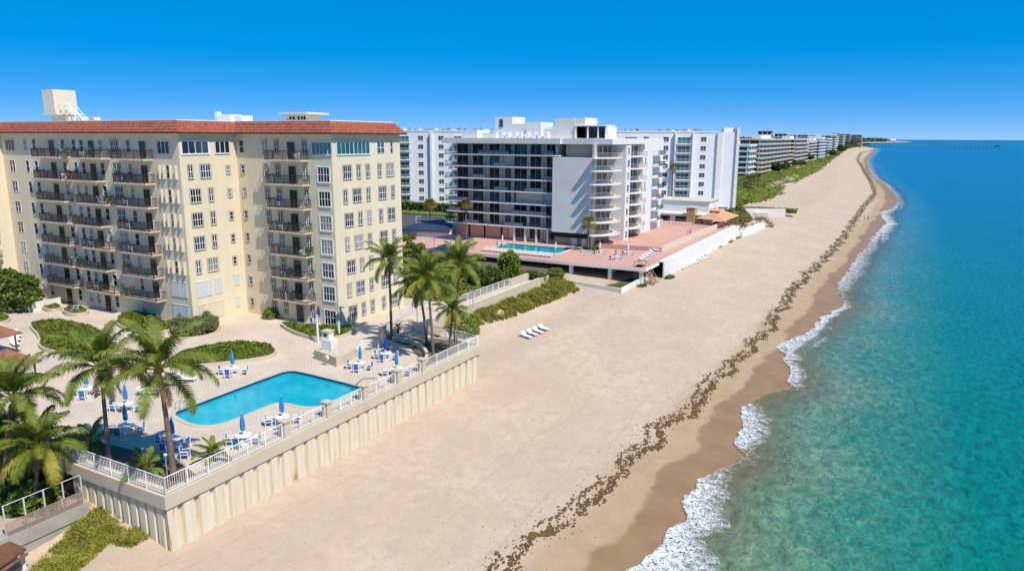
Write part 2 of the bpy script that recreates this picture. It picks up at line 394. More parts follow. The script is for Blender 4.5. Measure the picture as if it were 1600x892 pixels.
def sea_material():
    m, t, b = newmat('sea_water'); N = t.nodes; L = t.links
    g = N.new('ShaderNodeNewGeometry'); at = N.new('ShaderNodeAttribute'); at.attribute_name = 'shore'
    sg = N.new('ShaderNodeMath'); sg.operation = 'MULTIPLY'; sg.inputs[1].default_value = -1; L.new(at.outputs['Fac'], sg.inputs[0])
    def nz(sc, det=3, st=None, ro=.6, rot=0, dist=0):
        src = g.outputs['Position']
        if st or rot:
            mp = N.new('ShaderNodeMapping'); mp.inputs['Scale'].default_value = st or (1, 1, 1); mp.inputs['Rotation'].default_value = (0, 0, rot); L.new(src, mp.inputs[0]); src = mp.outputs[0]
        n = N.new('ShaderNodeTexNoise'); n.inputs['Scale'].default_value = sc; n.inputs['Detail'].default_value = det; n.inputs['Roughness'].default_value = ro; n.inputs['Distortion'].default_value = dist
        L.new(src, n.inputs[0]); return n.outputs[0]
    wob = N.new('ShaderNodeMath'); wob.operation = 'MULTIPLY_ADD'; wob.inputs[1].default_value = 9; L.new(nz(.06, 4), wob.inputs[0])
    s2 = N.new('ShaderNodeMath'); s2.operation = 'ADD'; s2.inputs[1].default_value = -4.5; L.new(sg.outputs[0], s2.inputs[0]); L.new(s2.outputs[0], wob.inputs[2])
    r = N.new('ShaderNodeMapRange'); r.inputs[1].default_value = 0; r.inputs[2].default_value = 120; L.new(wob.outputs[0], r.inputs[0])
    cr = N.new('ShaderNodeValToRGB'); e = cr.color_ramp.elements
    e[0].position = 0; e[0].color = (.22, .235, .14, 1); e[1].position = 1; e[1].color = (.0, .12, .18, 1)
    for p, c in ((.05, (.115, .19, .105, 1)), (.10, (.035, .175, .11, 1)), (.17, (.003, .165, .122, 1)), (.32, (.001, .145, .14, 1)), (.6, (.0, .13, .16, 1))):
        q = e.new(p); q.color = c
    L.new(r.outputs[0], cr.inputs[0])
    # ripple shading and pale sea-bed light painted into the water colour
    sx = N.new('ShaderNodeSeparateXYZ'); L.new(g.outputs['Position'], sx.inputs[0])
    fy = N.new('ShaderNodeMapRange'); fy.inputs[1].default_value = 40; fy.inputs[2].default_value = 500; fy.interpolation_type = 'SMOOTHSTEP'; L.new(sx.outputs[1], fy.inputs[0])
    mx = N.new('ShaderNodeMix'); mx.data_type = 'RGBA'; mx.inputs[7].default_value = (.0, .12, .21, 1)  # bluer up the coast: sky reflection at grazing view painted into the water colour
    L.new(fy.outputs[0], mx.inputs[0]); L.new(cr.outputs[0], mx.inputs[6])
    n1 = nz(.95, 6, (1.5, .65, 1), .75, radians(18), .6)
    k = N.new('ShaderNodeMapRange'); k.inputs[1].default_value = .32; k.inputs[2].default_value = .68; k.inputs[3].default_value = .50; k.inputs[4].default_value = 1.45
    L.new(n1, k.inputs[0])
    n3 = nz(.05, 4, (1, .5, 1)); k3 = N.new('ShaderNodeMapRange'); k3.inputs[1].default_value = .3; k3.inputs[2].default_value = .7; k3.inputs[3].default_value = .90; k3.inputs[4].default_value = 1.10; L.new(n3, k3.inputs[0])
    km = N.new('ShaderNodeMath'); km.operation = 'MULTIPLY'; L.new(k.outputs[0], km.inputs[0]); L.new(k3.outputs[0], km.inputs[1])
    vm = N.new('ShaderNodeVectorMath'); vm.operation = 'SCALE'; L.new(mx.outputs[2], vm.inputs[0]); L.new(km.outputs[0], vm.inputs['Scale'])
    # caustic light net painted into the colour of the shallows
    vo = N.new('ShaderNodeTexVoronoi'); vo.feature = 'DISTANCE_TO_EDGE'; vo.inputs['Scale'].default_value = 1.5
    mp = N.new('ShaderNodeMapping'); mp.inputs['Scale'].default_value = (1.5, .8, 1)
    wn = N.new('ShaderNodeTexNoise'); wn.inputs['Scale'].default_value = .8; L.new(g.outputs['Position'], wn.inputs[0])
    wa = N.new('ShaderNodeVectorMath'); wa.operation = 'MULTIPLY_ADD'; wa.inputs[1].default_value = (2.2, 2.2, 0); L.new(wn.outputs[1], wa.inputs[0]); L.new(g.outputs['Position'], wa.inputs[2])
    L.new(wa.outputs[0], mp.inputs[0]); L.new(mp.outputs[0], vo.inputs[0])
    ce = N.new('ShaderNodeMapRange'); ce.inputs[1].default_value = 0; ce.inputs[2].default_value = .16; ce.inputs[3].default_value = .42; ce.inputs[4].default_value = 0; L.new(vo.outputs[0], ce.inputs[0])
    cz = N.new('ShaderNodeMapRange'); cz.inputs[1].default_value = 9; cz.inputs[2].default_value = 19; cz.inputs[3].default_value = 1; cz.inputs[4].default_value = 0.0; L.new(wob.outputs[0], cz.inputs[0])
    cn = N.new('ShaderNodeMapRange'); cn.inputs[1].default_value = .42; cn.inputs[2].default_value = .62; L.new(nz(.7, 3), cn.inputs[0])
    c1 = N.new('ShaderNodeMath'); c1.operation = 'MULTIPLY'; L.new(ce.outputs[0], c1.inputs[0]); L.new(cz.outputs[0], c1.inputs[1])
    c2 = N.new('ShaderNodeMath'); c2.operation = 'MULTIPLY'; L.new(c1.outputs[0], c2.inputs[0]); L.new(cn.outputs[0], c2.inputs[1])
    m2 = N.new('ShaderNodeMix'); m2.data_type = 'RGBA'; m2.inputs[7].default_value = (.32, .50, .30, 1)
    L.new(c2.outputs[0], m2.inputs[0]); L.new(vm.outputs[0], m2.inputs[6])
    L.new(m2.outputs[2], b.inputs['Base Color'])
    b.inputs['Roughness'].default_value = .22; b.inputs['Specular IOR Level'].default_value = .25
    hh = N.new('ShaderNodeMath'); hh.operation = 'MULTIPLY_ADD'; hh.inputs[1].default_value = 1.0; L.new(n1, hh.inputs[0]); L.new(nz(2.4, 3, (1.3, .8, 1), .6, radians(25)), hh.inputs[2])
    bp = N.new('ShaderNodeBump'); bp.inputs['Strength'].default_value = .55; bp.inputs['Distance'].default_value = .16
    L.new(hh.outputs[0], bp.inputs['Height']); L.new(bp.outputs[0], b.inputs['Normal'])
    al = N.new('ShaderNodeMapRange'); al.interpolation_type = 'SMOOTHSTEP'; al.inputs[1].default_value = -1.2; al.inputs[2].default_value = 7.5; al.inputs[3].default_value = .12; al.inputs[4].default_value = 1
    L.new(sg.outputs[0], al.inputs[0])
    tr = N.new('ShaderNodeBsdfTransparent'); tr.inputs[0].default_value = (.80, .86, .80, 1)
    ms = N.new('ShaderNodeMixShader'); L.new(al.outputs[0], ms.inputs[0]); L.new(tr.outputs[0], ms.inputs[1]); L.new(b.outputs[0], ms.inputs[2])
    L.new(ms.outputs[0], N['Material Output'].inputs[0])
    return m
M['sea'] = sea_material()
# the sea: hugging the front of the last wave, then open water to the horizon
def sea():
    v = []; f = []; at = []
    sds = [0, .6, 1.2, 2, 3, 4.5, 6, 8, 11, 15, 20, 28, 40, 60, 90, 130, 200, 400, 1000, 4000, 15000, 60000]
    yy = [q for q in ys if q > -150]
    yf = []
    for i in range(len(yy) - 1):
        yf.append(yy[i])
        if 30 < yy[i] < 260: yf += [yy[i] + (yy[i + 1] - yy[i]) * .5]
    yf.append(yy[-1])
    for y in yf:
        x0 = xs(y); xm = xsm(y)
        for s in sds:
            x = x0 + s; zz = 0.06
            if s < 8: zz = .06 + max(0, zg(x, y)) * 1.0 + .03
            zz += 0.05 * sin(s * .9 + y * .05) * (1 if 1 < s < 12 else 0)
            v.append((x, y, zz)); at.append(-(s * .75 + (x - xm) * .25 if s < 12 else x - xm))
    n = len(sds)
    for i in range(len(yf) - 1):
        for j in range(n - 1):
            a = i * n + j; f.append((a, a + 1, a + n + 1, a + n))
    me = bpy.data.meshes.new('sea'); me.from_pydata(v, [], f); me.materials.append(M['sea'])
    A = me.attributes.new('shore', 'FLOAT', 'POINT'); A.data.foreach_set('value', at)
    me.polygons.foreach_set('use_smooth', [True] * len(me.polygons))
    o = bpy.data.objects.new('sea', me); C.objects.link(o); tag(o, kind='structure')
sea()
# foam: rows of broken white froth along the wave front
def foam_material():
    m, t, b = newmat('sea_foam'); N = t.nodes; L = t.links
    g = N.new('ShaderNodeNewGeometry'); at = N.new('ShaderNodeAttribute'); at.attribute_name = 'dens'
    vo = N.new('ShaderNodeTexVoronoi'); vo.feature = 'DISTANCE_TO_EDGE'; vo.inputs['Scale'].default_value = 4.2
    wn = N.new('ShaderNodeTexNoise'); wn.inputs['Scale'].default_value = 1.7; wn.inputs['Detail'].default_value = 4; L.new(g.outputs['Position'], wn.inputs[0])
    wa = N.new('ShaderNodeVectorMath'); wa.operation = 'MULTIPLY_ADD'; wa.inputs[1].default_value = (1.3, 1.3, 0); L.new(wn.outputs[1], wa.inputs[0]); L.new(g.outputs['Position'], wa.inputs[2])
    L.new(wa.outputs[0], vo.inputs[0])
    n = N.new('ShaderNodeTexNoise'); n.inputs['Scale'].default_value = 1.5; n.inputs['Detail'].default_value = 5; n.inputs['Roughness'].default_value = .7; L.new(g.outputs['Position'], n.inputs[0])
    s = N.new('ShaderNodeMath'); s.operation = 'MULTIPLY_ADD'; s.inputs[1].default_value = -1.2; L.new(vo.outputs[0], s.inputs[0]); L.new(n.outputs[0], s.inputs[2])
    a = N.new('ShaderNodeMath'); a.operation = 'ADD'; L.new(s.outputs[0], a.inputs[0]); L.new(at.outputs['Fac'], a.inputs[1])
    r = N.new('ShaderNodeMapRange'); r.inputs[1].default_value = .64; r.inputs[2].default_value = 1.08; L.new(a.outputs[0], r.inputs[0])
    b.inputs['Base Color'].default_value = (.80, .82, .84, 1); b.inputs['Roughness'].default_value = .8
    bp = N.new('ShaderNodeBump'); bp.inputs['Strength'].default_value = .5; bp.inputs['Distance'].default_value = .08; L.new(n.outputs[0], bp.inputs['Height']); L.new(bp.outputs[0], b.inputs['Normal'])
    tr = N.new('ShaderNodeBsdfTransparent'); ms = N.new('ShaderNodeMixShader'); L.new(r.outputs[0], ms.inputs[0]); L.new(tr.outputs[0], ms.inputs[1]); L.new(b.outputs[0], ms.inputs[2])
    L.new(ms.outputs[0], N['Material Output'].inputs[0]); return m
M['foam'] = foam_material()
def foam():
    # (y, width, density) sampled from the photograph's lobes of foam
    K = [(30, 2.9, .56), (48, 3.0, .58), (56, 2.8, .55), (60, 2.3, .54), (65, 1.3, .25), (69, 1.3, .30), (71, 2.2, .52), (80, 2.3, .50), (84, .8, .30), (88, .6, .1), (93, 1.6, .45), (99, 1.6, .5), (103, 1.8, .45), (112, 3.6, .50), (122, 2.0, .52), (130, 1.6, .55), (142, 1.2, .5), (150, 1.2, .28), (165, 2.6, .45), (190, 2.8, .45), (230, 2.5, .4), (250, 3.4, .5), (290, 3.0, .55), (330, 3.5, .5), (420, 3, .35), (520, 3, .42), (700, 4, .42), (900, 5, .38), (1500, 8, .36), (3000, 14, .3)]
    def kv(y, i):
        if y <= K[0][0]: return K[0][i]
        for a, b in zip(K, K[1:]):
            if y <= b[0]: return a[i] + (b[i] - a[i]) * (y - a[0]) / (b[0] - a[0])
        return K[-1][i]
    v = []; f = []; at = []; y = -30.; rows = 0; U = [0, .06, .15, .3, .5, .7, .85, 1.0, 1.25]
    while y < 3000:
        jig = noise.noise(Vector((y * .35, 1.3, 0))) * .55 + noise.noise(Vector((y * 1.4, 5.3, 0))) * .22
        x0 = xs(y) + jig * (1 if y < 200 else 1.5) - .25; w = kv(y, 1) * (1 + .45 * noise.noise(Vector((y * .22, 9, 0)))); dn = kv(y, 2)
        for u in U:
            x = x0 + w * u * 1.25
            z = .10 + max(0, zg(x, y)) + .10 * max(0, 1 - abs(u - .12) * 5) + .03
            v.append((x, y, z))
            prof = (.9 if u < .01 else 1.06 if u < .1 else 1.0 if u < .45 else 1.0 - (u - .45) * .75)
            at.append(dn * prof - .02 if u < 1.2 else -1)
        rows += 1; y += .3 if y < 120 else (.6 if y < 260 else (2.5 if y < 900 else 14))
    n = len(U)
    for i in range(rows - 1):
        for j in range(n - 1):
            a = i * n + j; f.append((a, a + 1, a + n + 1, a + n))
    me = bpy.data.meshes.new('sea_foam'); me.from_pydata(v, [], f); me.materials.append(M['foam'])
    A = me.attributes.new('dens', 'FLOAT', 'POINT'); A.data.foreach_set('value', at)
    me.polygons.foreach_set('use_smooth', [True] * len(me.polygons))
    o = bpy.data.objects.new('sea_foam', me); C.objects.link(o); tag(o, 'white foam of the breaking wave along the shoreline', 'foam', kind='stuff')
foam()
# wrack line of brown seaweed
M['weed'] = mat('brown_seaweed', (.16, .095, .028), .9, (.075, .04, .018), 2.5, .7, .6, 14)
M['weed2'] = mat('dry_seaweed', (.17, .085, .045), .9, (.10, .05, .03), 2.5, .7)
WK = [(785, 900), (800, 872), (830, 845), (870, 828), (900, 800), (935, 775), (955, 748), (985, 725), (1008, 700), (1030, 672), (1060, 658), (1098, 622), (1122, 588), (1145, 570), (1180, 540), (1202, 512), (1222, 482), (1243, 452), (1262, 430), (1290, 405), (1318, 372), (1352, 322), (1368, 303), (1362, 285), (1348, 262), (1340, 250), (1345, 240)]
WKW = [P(x, y, .9) for x, y in WK]
def weed():
    b = MB()
    T = [(-21.7, -20)] + sorted([(p.x, p.y) for p in WKW], key=lambda q: q[1])
    y = 20.
    def clump(x, y, s, hgt, mi):
        n = random.randint(5, 8); z = zg(x, y) + .01; a0 = rnd(0, 6.28); st = rnd(1, 2.3); ro = rnd(-.5, .5) + radians(100)
        ring = []
        for k in range(n):
            a = a0 + 2 * pi * k / n; r = s * rnd(.45, 1.0); px, py = r * cos(a) * st, r * sin(a)
            ring.append((x + px * cos(ro) - py * sin(ro), y + px * sin(ro) + py * cos(ro)))
        top = [(x + (p[0] - x) * .6, y + (p[1] - y) * .6, z + hgt * rnd(.6, 1.2)) for p in ring]
        base = len(b.v); b.v += [(p[0], p[1], z - .02) for p in ring] + top + [(x, y, z + hgt * 1.2)]
        for k in range(n):
            j = (k + 1) % n; b.f.append((base + k, base + j, base + n + j, base + n + k)); b.m.append(mi)
            b.f.append((base + n + k, base + n + j, base + 2 * n)); b.m.append(mi)
    while y < 2500:
        x = interp(T, y); sc = 1 if y < 120 else 1 + (y - 120) * .01
        step = .075 * sc ** .75
        off = noise.noise(Vector((y * .19, 2, 0))) * 1.5 + noise.noise(Vector((y * .7, 2, 0))) * .6
        th = .5 + .9 * noise.noise(Vector((y * .3, 7, 1)))
        if th > .2 or random.random() < .25:
            for _ in range(2):
                clump(x + off * 1.1 + random.gauss(0, .15 + .12 * sc), y + rnd(-.2, .2), rnd(.05, .23) * (.5 + th * .8) * sc ** .3, .07, 0)
        if noise.noise(Vector((y * .15, 11, 0))) > -.25 and random.random() < .75:
            clump(x + off * .6 - 1.1 - .9 * noise.noise(Vector((y * .3, 4, 0))) + random.gauss(0, .2), y, rnd(.06, .22) * sc ** .3, .05, 0 if random.random() < .6 else 1)
        if random.random() < .55:
            clump(x + random.gauss(-.8, 1.0), y, rnd(.03, .10) * sc ** .3, .03, 1)
        if random.random() < .12: clump(x + rnd(-4, 3), y, rnd(.03, .07) * sc ** .3, .03, 1)
        y += step
    o = b.build('seaweed', [M['weed'], M['weed2']]); tag(o, 'brown line of washed up seaweed along the sand', 'seaweed', kind='stuff')
weed()
# ================================================================ setting: terrace, gardens, paths
T = 7.1
def paving_mat():
    m, t, b = newmat('sand_coloured_pavers'); N = t.nodes; L = t.links
    g = N.new('ShaderNodeNewGeometry')
    br = N.new('ShaderNodeTexBrick'); br.inputs['Scale'].default_value = 1.0; br.inputs['Brick Width'].default_value = .62; br.inputs['Row Height'].default_value = .34
    br.inputs['Mortar Size'].default_value = .018; br.inputs['Color1'].default_value = (.61, .50, .39, 1); br.inputs['Color2'].default_value = (.57, .46, .36, 1); br.inputs['Mortar'].default_value = (.49, .39, .30, 1)
    mp = N.new('ShaderNodeMapping'); mp.inputs['Rotation'].default_value = (0, 0, radians(45)); L.new(g.outputs['Position'], mp.inputs[0]); L.new(mp.outputs[0], br.inputs['Vector'])
    n = N.new('ShaderNodeTexNoise'); n.inputs['Scale'].default_value = .25; n.inputs['Detail'].default_value = 7; n.inputs['Roughness'].default_value = .7; L.new(g.outputs['Position'], n.inputs[0])
    r = N.new('ShaderNodeMapRange'); r.inputs[1].default_value = .35; r.inputs[2].default_value = .65; r.inputs[3].default_value = .88; r.inputs[4].default_value = 1.08; L.new(n.outputs[0], r.inputs[0])
    v = N.new('ShaderNodeVectorMath'); v.operation = 'SCALE'; L.new(br.outputs[0], v.inputs[0]); L.new(r.outputs[0], v.inputs['Scale'])
    L.new(v.outputs[0], b.inputs['Base Color']); b.inputs['Roughness'].default_value = .85; return m
M['pave'] = paving_mat()
POOL = [(-53.5, 38.6), (-53.5, 37.6), (-52.6, 37.0), (-50.6, 36.6), (-49.2, 36.6), (-48.1, 37.3), (-47.7, 38.6), (-47.7, 42.6), (-47.5, 43.4), (-46.9, 43.75), (-46.2, 43.85), (-44.9, 43.85), (-43.9, 44.3), (-43.3, 45.3), (-43.1, 46.5), (-43.2, 49.9), (-43.7, 50.4), (-52.4, 50.9), (-53.3, 50.5), (-53.6, 49.6)]
pool = [tuple(p) for p in smooth_loop([Vector(p) for p in POOL], 1)]
terr = [(-41.35, 27.8), (-41.35, 67.6), (-52, 69.4), (-52, 105), (-54.2, 105), (-54.2, 84), (-60.4, 84), (-150, 84), (-150, 27.8)]
cx, cy = -49, 44
def offs(lp, d):
    out = []; n = len(lp)
    for i in range(n):
        a, b, c = Vector(lp[i - 1]), Vector(lp[i]), Vector(lp[(i + 1) % n])
        t = (c - a).normalized(); out.append((b.x + t.y * d, b.y - t.x * d))
    return out
area = sum(pool[i][0] * pool[(i + 1) % len(pool)][1] - pool[(i + 1) % len(pool)][0] * pool[i][1] for i in range(len(pool)))
if area < 0: pool = pool[::-1]
pin = offs(pool, -.0); pout = offs(pool, .38)
tag(poly_mesh('terrace', [terr, pool], T, M['pave']), kind='structure')
# garden ground north of the plaza
o = poly_mesh('garden_ground', [[(-54.2, 84.05), (-54.2, 106), (-58.5, 119.5), (-58.3, 127.2), (-130, 130), (-130, 84.05)]], 4.9, M['soil']); tag(o, kind='structure')
o = poly_mesh('planting_bed', [[(-41.6, 28.2), (-41.6, 30.5), (-44, 31.2), (-47.5, 30.8), (-50, 31), (-54, 30.5), (-57, 31), (-57, 28.2)]], T + .006, M['soil']); tag(o, kind='structure')
o = poly_mesh('planting_bed', [[tuple(P(*q, T))[:2] for q in ((603, 521), (640, 527), (680, 528), (735, 536), (725, 545), (668, 572), (655, 573), (652, 556), (640, 543), (615, 533), (600, 530))]], T + .006, M['soil']); tag(o, kind='structure')
# ---------------------------------------------------------------- swimming pool
t = empty('swimming_pool', (cx, cy, T), 'turquoise L shaped swimming pool with dark blue tile band on the near terrace', 'swimming pool')
def pool_water(name, c1, c2, tile):
    m, tt, b = newmat(name); N = tt.nodes; L = tt.links
    g = N.new('ShaderNodeNewGeometry'); n = N.new('ShaderNodeTexNoise'); n.inputs['Scale'].default_value = .35; n.inputs['Detail'].default_value = 3; L.new(g.outputs['Position'], n.inputs[0])
    r = N.new('ShaderNodeValToRGB'); r.color_ramp.elements[0].position = .35; r.color_ramp.elements[1].position = .65
    r.color_ramp.elements[0].color = (*c1, 1); r.color_ramp.elements[1].color = (*c2, 1); L.new(n.outputs[0], r.inputs[0])
    vo = N.new('ShaderNodeTexVoronoi'); vo.feature = 'SMOOTH_F1'; vo.inputs['Scale'].default_value = 1.6; L.new(g.outputs['Position'], vo.inputs[0])
    k = N.new('ShaderNodeMapRange'); k.inputs[1].default_value = .1; k.inputs[2].default_value = .8; k.inputs[3].default_value = .93; k.inputs[4].default_value = 1.10; L.new(vo.outputs[0], k.inputs[0])
    v = N.new('ShaderNodeVectorMath'); v.operation = 'SCALE'; L.new(r.outputs[0], v.inputs[0]); L.new(k.outputs[0], v.inputs['Scale']); L.new(v.outputs[0], b.inputs['Base Color'])
    b.inputs['Roughness'].default_value = .08; b.inputs['Specular IOR Level'].default_value = .25
    n2 = N.new('ShaderNodeTexNoise'); n2.inputs['Scale'].default_value = 1.8; L.new(g.outputs['Position'], n2.inputs[0])
    bp = N.new('ShaderNodeBump'); bp.inputs['Strength'].default_value = .25; bp.inputs['Distance'].default_value = .04; L.new(n2.outputs[0], bp.inputs['Height']); L.new(bp.outputs[0], b.inputs['Normal'])
    tr = N.new('ShaderNodeBsdfTransparent'); tr.inputs[0].default_value = (.15, .8, 1, 1); ms = N.new('ShaderNodeMixShader'); ms.inputs[0].default_value = .72
    L.new(tr.outputs[0], ms.inputs[1]); L.new(b.outputs[0], ms.inputs[2]); L.new(ms.outputs[0], N['Material Output'].inputs[0])
    return m
M['pw'] = pool_water('pool_water', (.0, .42, .54), (.01, .52, .62), None)
M['basin'] = mat('pool_basin_plaster', (.20, .62, .72), .7, (.14, .55, .68), .5, .5)
M['tileblue'] = mat('cobalt_pool_tile', (.012, .025, .12), .3)
b = MB(); n = len(pool)
for i in range(n):
    j = (i + 1) % n
    b.quad((*pool[i], T - .32), (*pool[j], T - .32), (*pool[j], T - 1.5), (*pool[i], T - 1.5), 0)
b.v += [(p[0], p[1], T - 1.5) for p in pool]; b.f.append(tuple(range(len(b.v) - n, len(b.v)))); b.m.append(0)
basin = b.build('basin', M['basin'], t)
b = MB()
for i in range(n):
    j = (i + 1) % n; b.quad((*pool[i], T), (*pool[j], T), (*pool[j], T - .32), (*pool[i], T - .32), 0)
b.build('tile_band', M['tileblue'], t)
b = MB()
for i in range(n):
    j = (i + 1) % n
    a1, a2, o1, o2 = pin[i], pin[j], pout[i], pout[j]
    b.quad((*a1, T + .06), (*o1, T + .06), (*o2, T + .06), (*a2, T + .06), 0)
    b.quad((*o1, T + .06), (*o1, T), (*o2, T), (*o2, T + .06), 0); b.quad((*a1, T + .0), (*a1, T + .06), (*a2, T + .06), (*a2, T + .0), 0)
b.build('coping', M['capbeam'], t)
b = MB(); b.v = [(p[0], p[1], T - .2) for p in pool]; b.f = [tuple(range(n))]; b.m = [0]
b.build('water', M['pw'], t)
b = MB()
for k in range(5): b = MB(); b.box(-45.3 + k * .30, 48.6, T - .55 + k * .07, -45.12 + k * .30, 50.3, T - .5 + k * .07, 0); b.build('step', M['tileblue'], t)
b = MB()
for dx in (0, .5):
    b.tube([(-53.2 + dx, 38.6, T - .5), (-53.2 + dx, 38.6, T + .7), (-53.5 + dx, 38.3, T + .85), (-53.9 + dx, 38.0, T + .7), (-53.95 + dx, 38.0, T)], .03, 6)
for z in (-.3, -.05): b.bar((-53.2, 38.6, T + z), (-52.7, 38.6, T + z), .05)
b.build('ladder', M['steel'], t)
b = MB(); b.tube([(-44.4, 49.6, T - .2), (-43.6, 50.4, T + .8), (-42.6, 51.0, T + .85), (-42.4, 51.1, T)], .03, 6); b.tube([(-44.4, 49.9, T - .2), (-43.6, 50.7, T + .8), (-42.6, 51.3, T + .85), (-42.4, 51.4, T)], .03, 6)
b.build('handrail', M['steel'], t)
# ---------------------------------------------------------------- foliage helpers
def leaves(b, pts, size, m=0, flat=.0, elong=1.6):
    for p in pts:
        s = size * rnd(.6, 1.3); d = Vector((rnd(-1, 1), rnd(-1, 1), rnd(-.5, 1))).normalized()
        e = d.cross(Vector((rnd(-1, 1), rnd(-1, 1), rnd(-1, 1)))).normalized()
        p = Vector(p); a = d * s * elong * .5; c = e * s * .5
        b.quad(p - a, p + c, p + a, p - c, m)
def blob_points(c, r, n):
    out = []
    ph = rnd(0, 50)
    while len(out) < n:
        v = Vector((random.gauss(0, 1), random.gauss(0, 1), random.gauss(0, 1))).normalized()
        k = 1 + .35 * noise.noise(v * 1.8 + Vector((ph, 0, 0)))
        q = rnd(.55, 1.0) ** .5 * k
        if noise.noise(v * 3.5 + Vector((ph, 9, 0))) < -.42: continue
        p = Vector((c[0] + v.x * r[0] * q, c[1] + v.y * r[1] * q, c[2] + v.z * r[2] * q))
        if p.z > c[2] - r[2] * .6: out.append(p)
    return out
def bed(name, poly, z, hgt, dens, size, m, label=None, cat=None, group=None, kind=None, curb=None, soil=True, parent=None, top=None):
    """planted bed: leaf clumps filling a polygon"""
    b = MB(); xsn = [p[0] for p in poly]; ysn = [p[1] for p in poly]
    x0, x1, y0, y1 = min(xsn), max(xsn), min(ysn), max(ysn)
    ar = (x1 - x0) * (y1 - y0); pts = []
    for _ in range(int(ar * dens)):
        x, y = rnd(x0, x1), rnd(y0, y1)
        if inside((x, y), poly):
            h = hgt * (.7 + .6 * noise.noise(Vector((x * .8, y * .8, z)))); pts.append((x, y, z + rnd(.3, 1.0) * max(h, .05)))
    leaves(b, pts, size, 0)
    return b
# planters with curbs
def planter(name, pts, label, leafm='lawn', hgt=.3, z=T, curb=.4, dens=70, size=.22, inner=None, it=2):
    lp = [(q.x, q.y) for q in (P(x, y, z) for x, y in pts)]
    lp = [tuple(q) for q in smooth_loop([Vector(q) for q in lp], it)]
    a = sum(lp[i][0] * lp[(i + 1) % len(lp)][1] - lp[(i + 1) % len(lp)][0] * lp[i][1] for i in range(len(lp)))
    if a < 0: lp = lp[::-1]
    c = (sum(p[0] for p in lp) / len(lp), sum(p[1] for p in lp) / len(lp), z)
    t = empty(name, c, label, 'planter')
    inn = offs(lp, -.22); b = MB(); n = len(lp)
    for i in range(n):
        j = (i + 1) % n
        b.quad((*lp[i], z), (*lp[j], z), (*lp[j], z + curb), (*lp[i], z + curb)); b.quad((*lp[i], z + curb), (*lp[j], z + curb), (*inn[j], z + curb), (*inn[i], z + curb))
        b.quad((*inn[j], z + curb), (*inn[j], z), (*inn[i], z), (*inn[i], z + curb))
    b.build('curb', M['capbeam'], t)
    b = MB(); b.v = [(p[0], p[1], z + curb - .12) for p in inn]; b.f = [tuple(range(n))]; b.m = [0]; b.build('soil', M['soil'], t)
    bed('', inn, z + curb - .12, hgt, dens, size, M[leafm]).build('plants', M[leafm], t)
    return t, inn
planter('planter', [(436, 508), (452, 506), (485, 512), (540, 510), (556, 516), (545, 526), (515, 533), (487, 531), (462, 524), (446, 516)], 'low curved planter of green ground cover below the corner of the cream building')
planter('planter', [(300, 548), (340, 540), (385, 537), (420, 540), (436, 551), (425, 561), (380, 568), (320, 574), (285, 578), (268, 565), (280, 553)], 'rounded planter bed of green ground cover beside the swimming pool')
planter('planter', [(42, 510), (60, 504), (90, 502), (130, 508), (165, 520), (175, 540), (150, 556), (110, 556), (75, 552), (58, 544), (62, 530)], 'wavy edged planter bed of green ground cover near the palm trees')
planter('planter', [(60, 482), (78, 477), (98, 481), (97, 487), (75, 489)], 'small round planter in front of the white gate at the far left', curb=.5)
planter('planter', [(97, 487), (120, 481), (140, 487), (138, 493), (115, 496), (98, 492)], 'small oval planter in front of the cream building, right of the round one', curb=.5)
planter('planter', [(-12, 492), (8, 492), (20, 499), (12, 506), (-14, 510)], 'planter of green plants cut by the left edge of the view')
planter('planter', [(175, 505), (205, 492), (240, 498), (280, 514), (250, 524), (200, 520)], 'planter of leafy ground cover behind the two tall palms', hgt=.7)
planter('planter', [(362, 545), (340, 542), (320, 548), (322, 556), (345, 558), (364, 553)], 'small round raised ring inside the bed beside the pool', hgt=.2) if False else None
t, _ = planter('hedge', [(262, 512), (300, 500), (335, 498), (346, 506), (344, 518), (330, 525), (300, 530), (265, 530)], 'clipped grey green hedge on a curb in front of the shuttered cream wall', 'hedge', hgt=1.5, dens=260, size=.2, curb=.25)
t['category'] = 'hedge'
def shrub(name, c, r, n, m, label, size=.22, group=None, stems=True, cat='shrub'):
    t = empty(name, (c[0], c[1], c[2]), label, cat, group)
    b = MB(); leaves(b, blob_points((c[0], c[1], c[2] + r[2] * .75), r, n), size); b.build('foliage', M[m], t)
    if stems:
        b = MB()
        for k in range(5):
            a = rnd(0, 6.28); b.tube([(c[0], c[1], c[2] - .1), (c[0] + r[0] * .3 * cos(a), c[1] + r[1] * .3 * sin(a), c[2] + r[2] * .7), (c[0] + r[0] * .6 * cos(a), c[1] + r[1] * .6 * sin(a), c[2] + r[2] * 1.1)], [.09, .06, .02], 6)
        b.build('stem', M['barkg'], t)
    return t
q = P(424, 497, T); shrub('shrub', q, (1.0, 1.0, .8), 700, 'bushl', 'round clipped bush at the foot of the cream wall left of the ground floor door')
q = P(18, 482, T); shrub('sea_grape_tree', q, (5.2, 3.4, 3.0), 4200, 'bush', 'broad dark green sea grape tree at the left edge before the building', .38, cat='tree')
q = P(722, 532, 3.6); shrub('shrub', q, (1.9, 3.4, 2.0), 3200, 'bushl', 'bright green shrub mound on the sand beyond the terrace corner', .2)
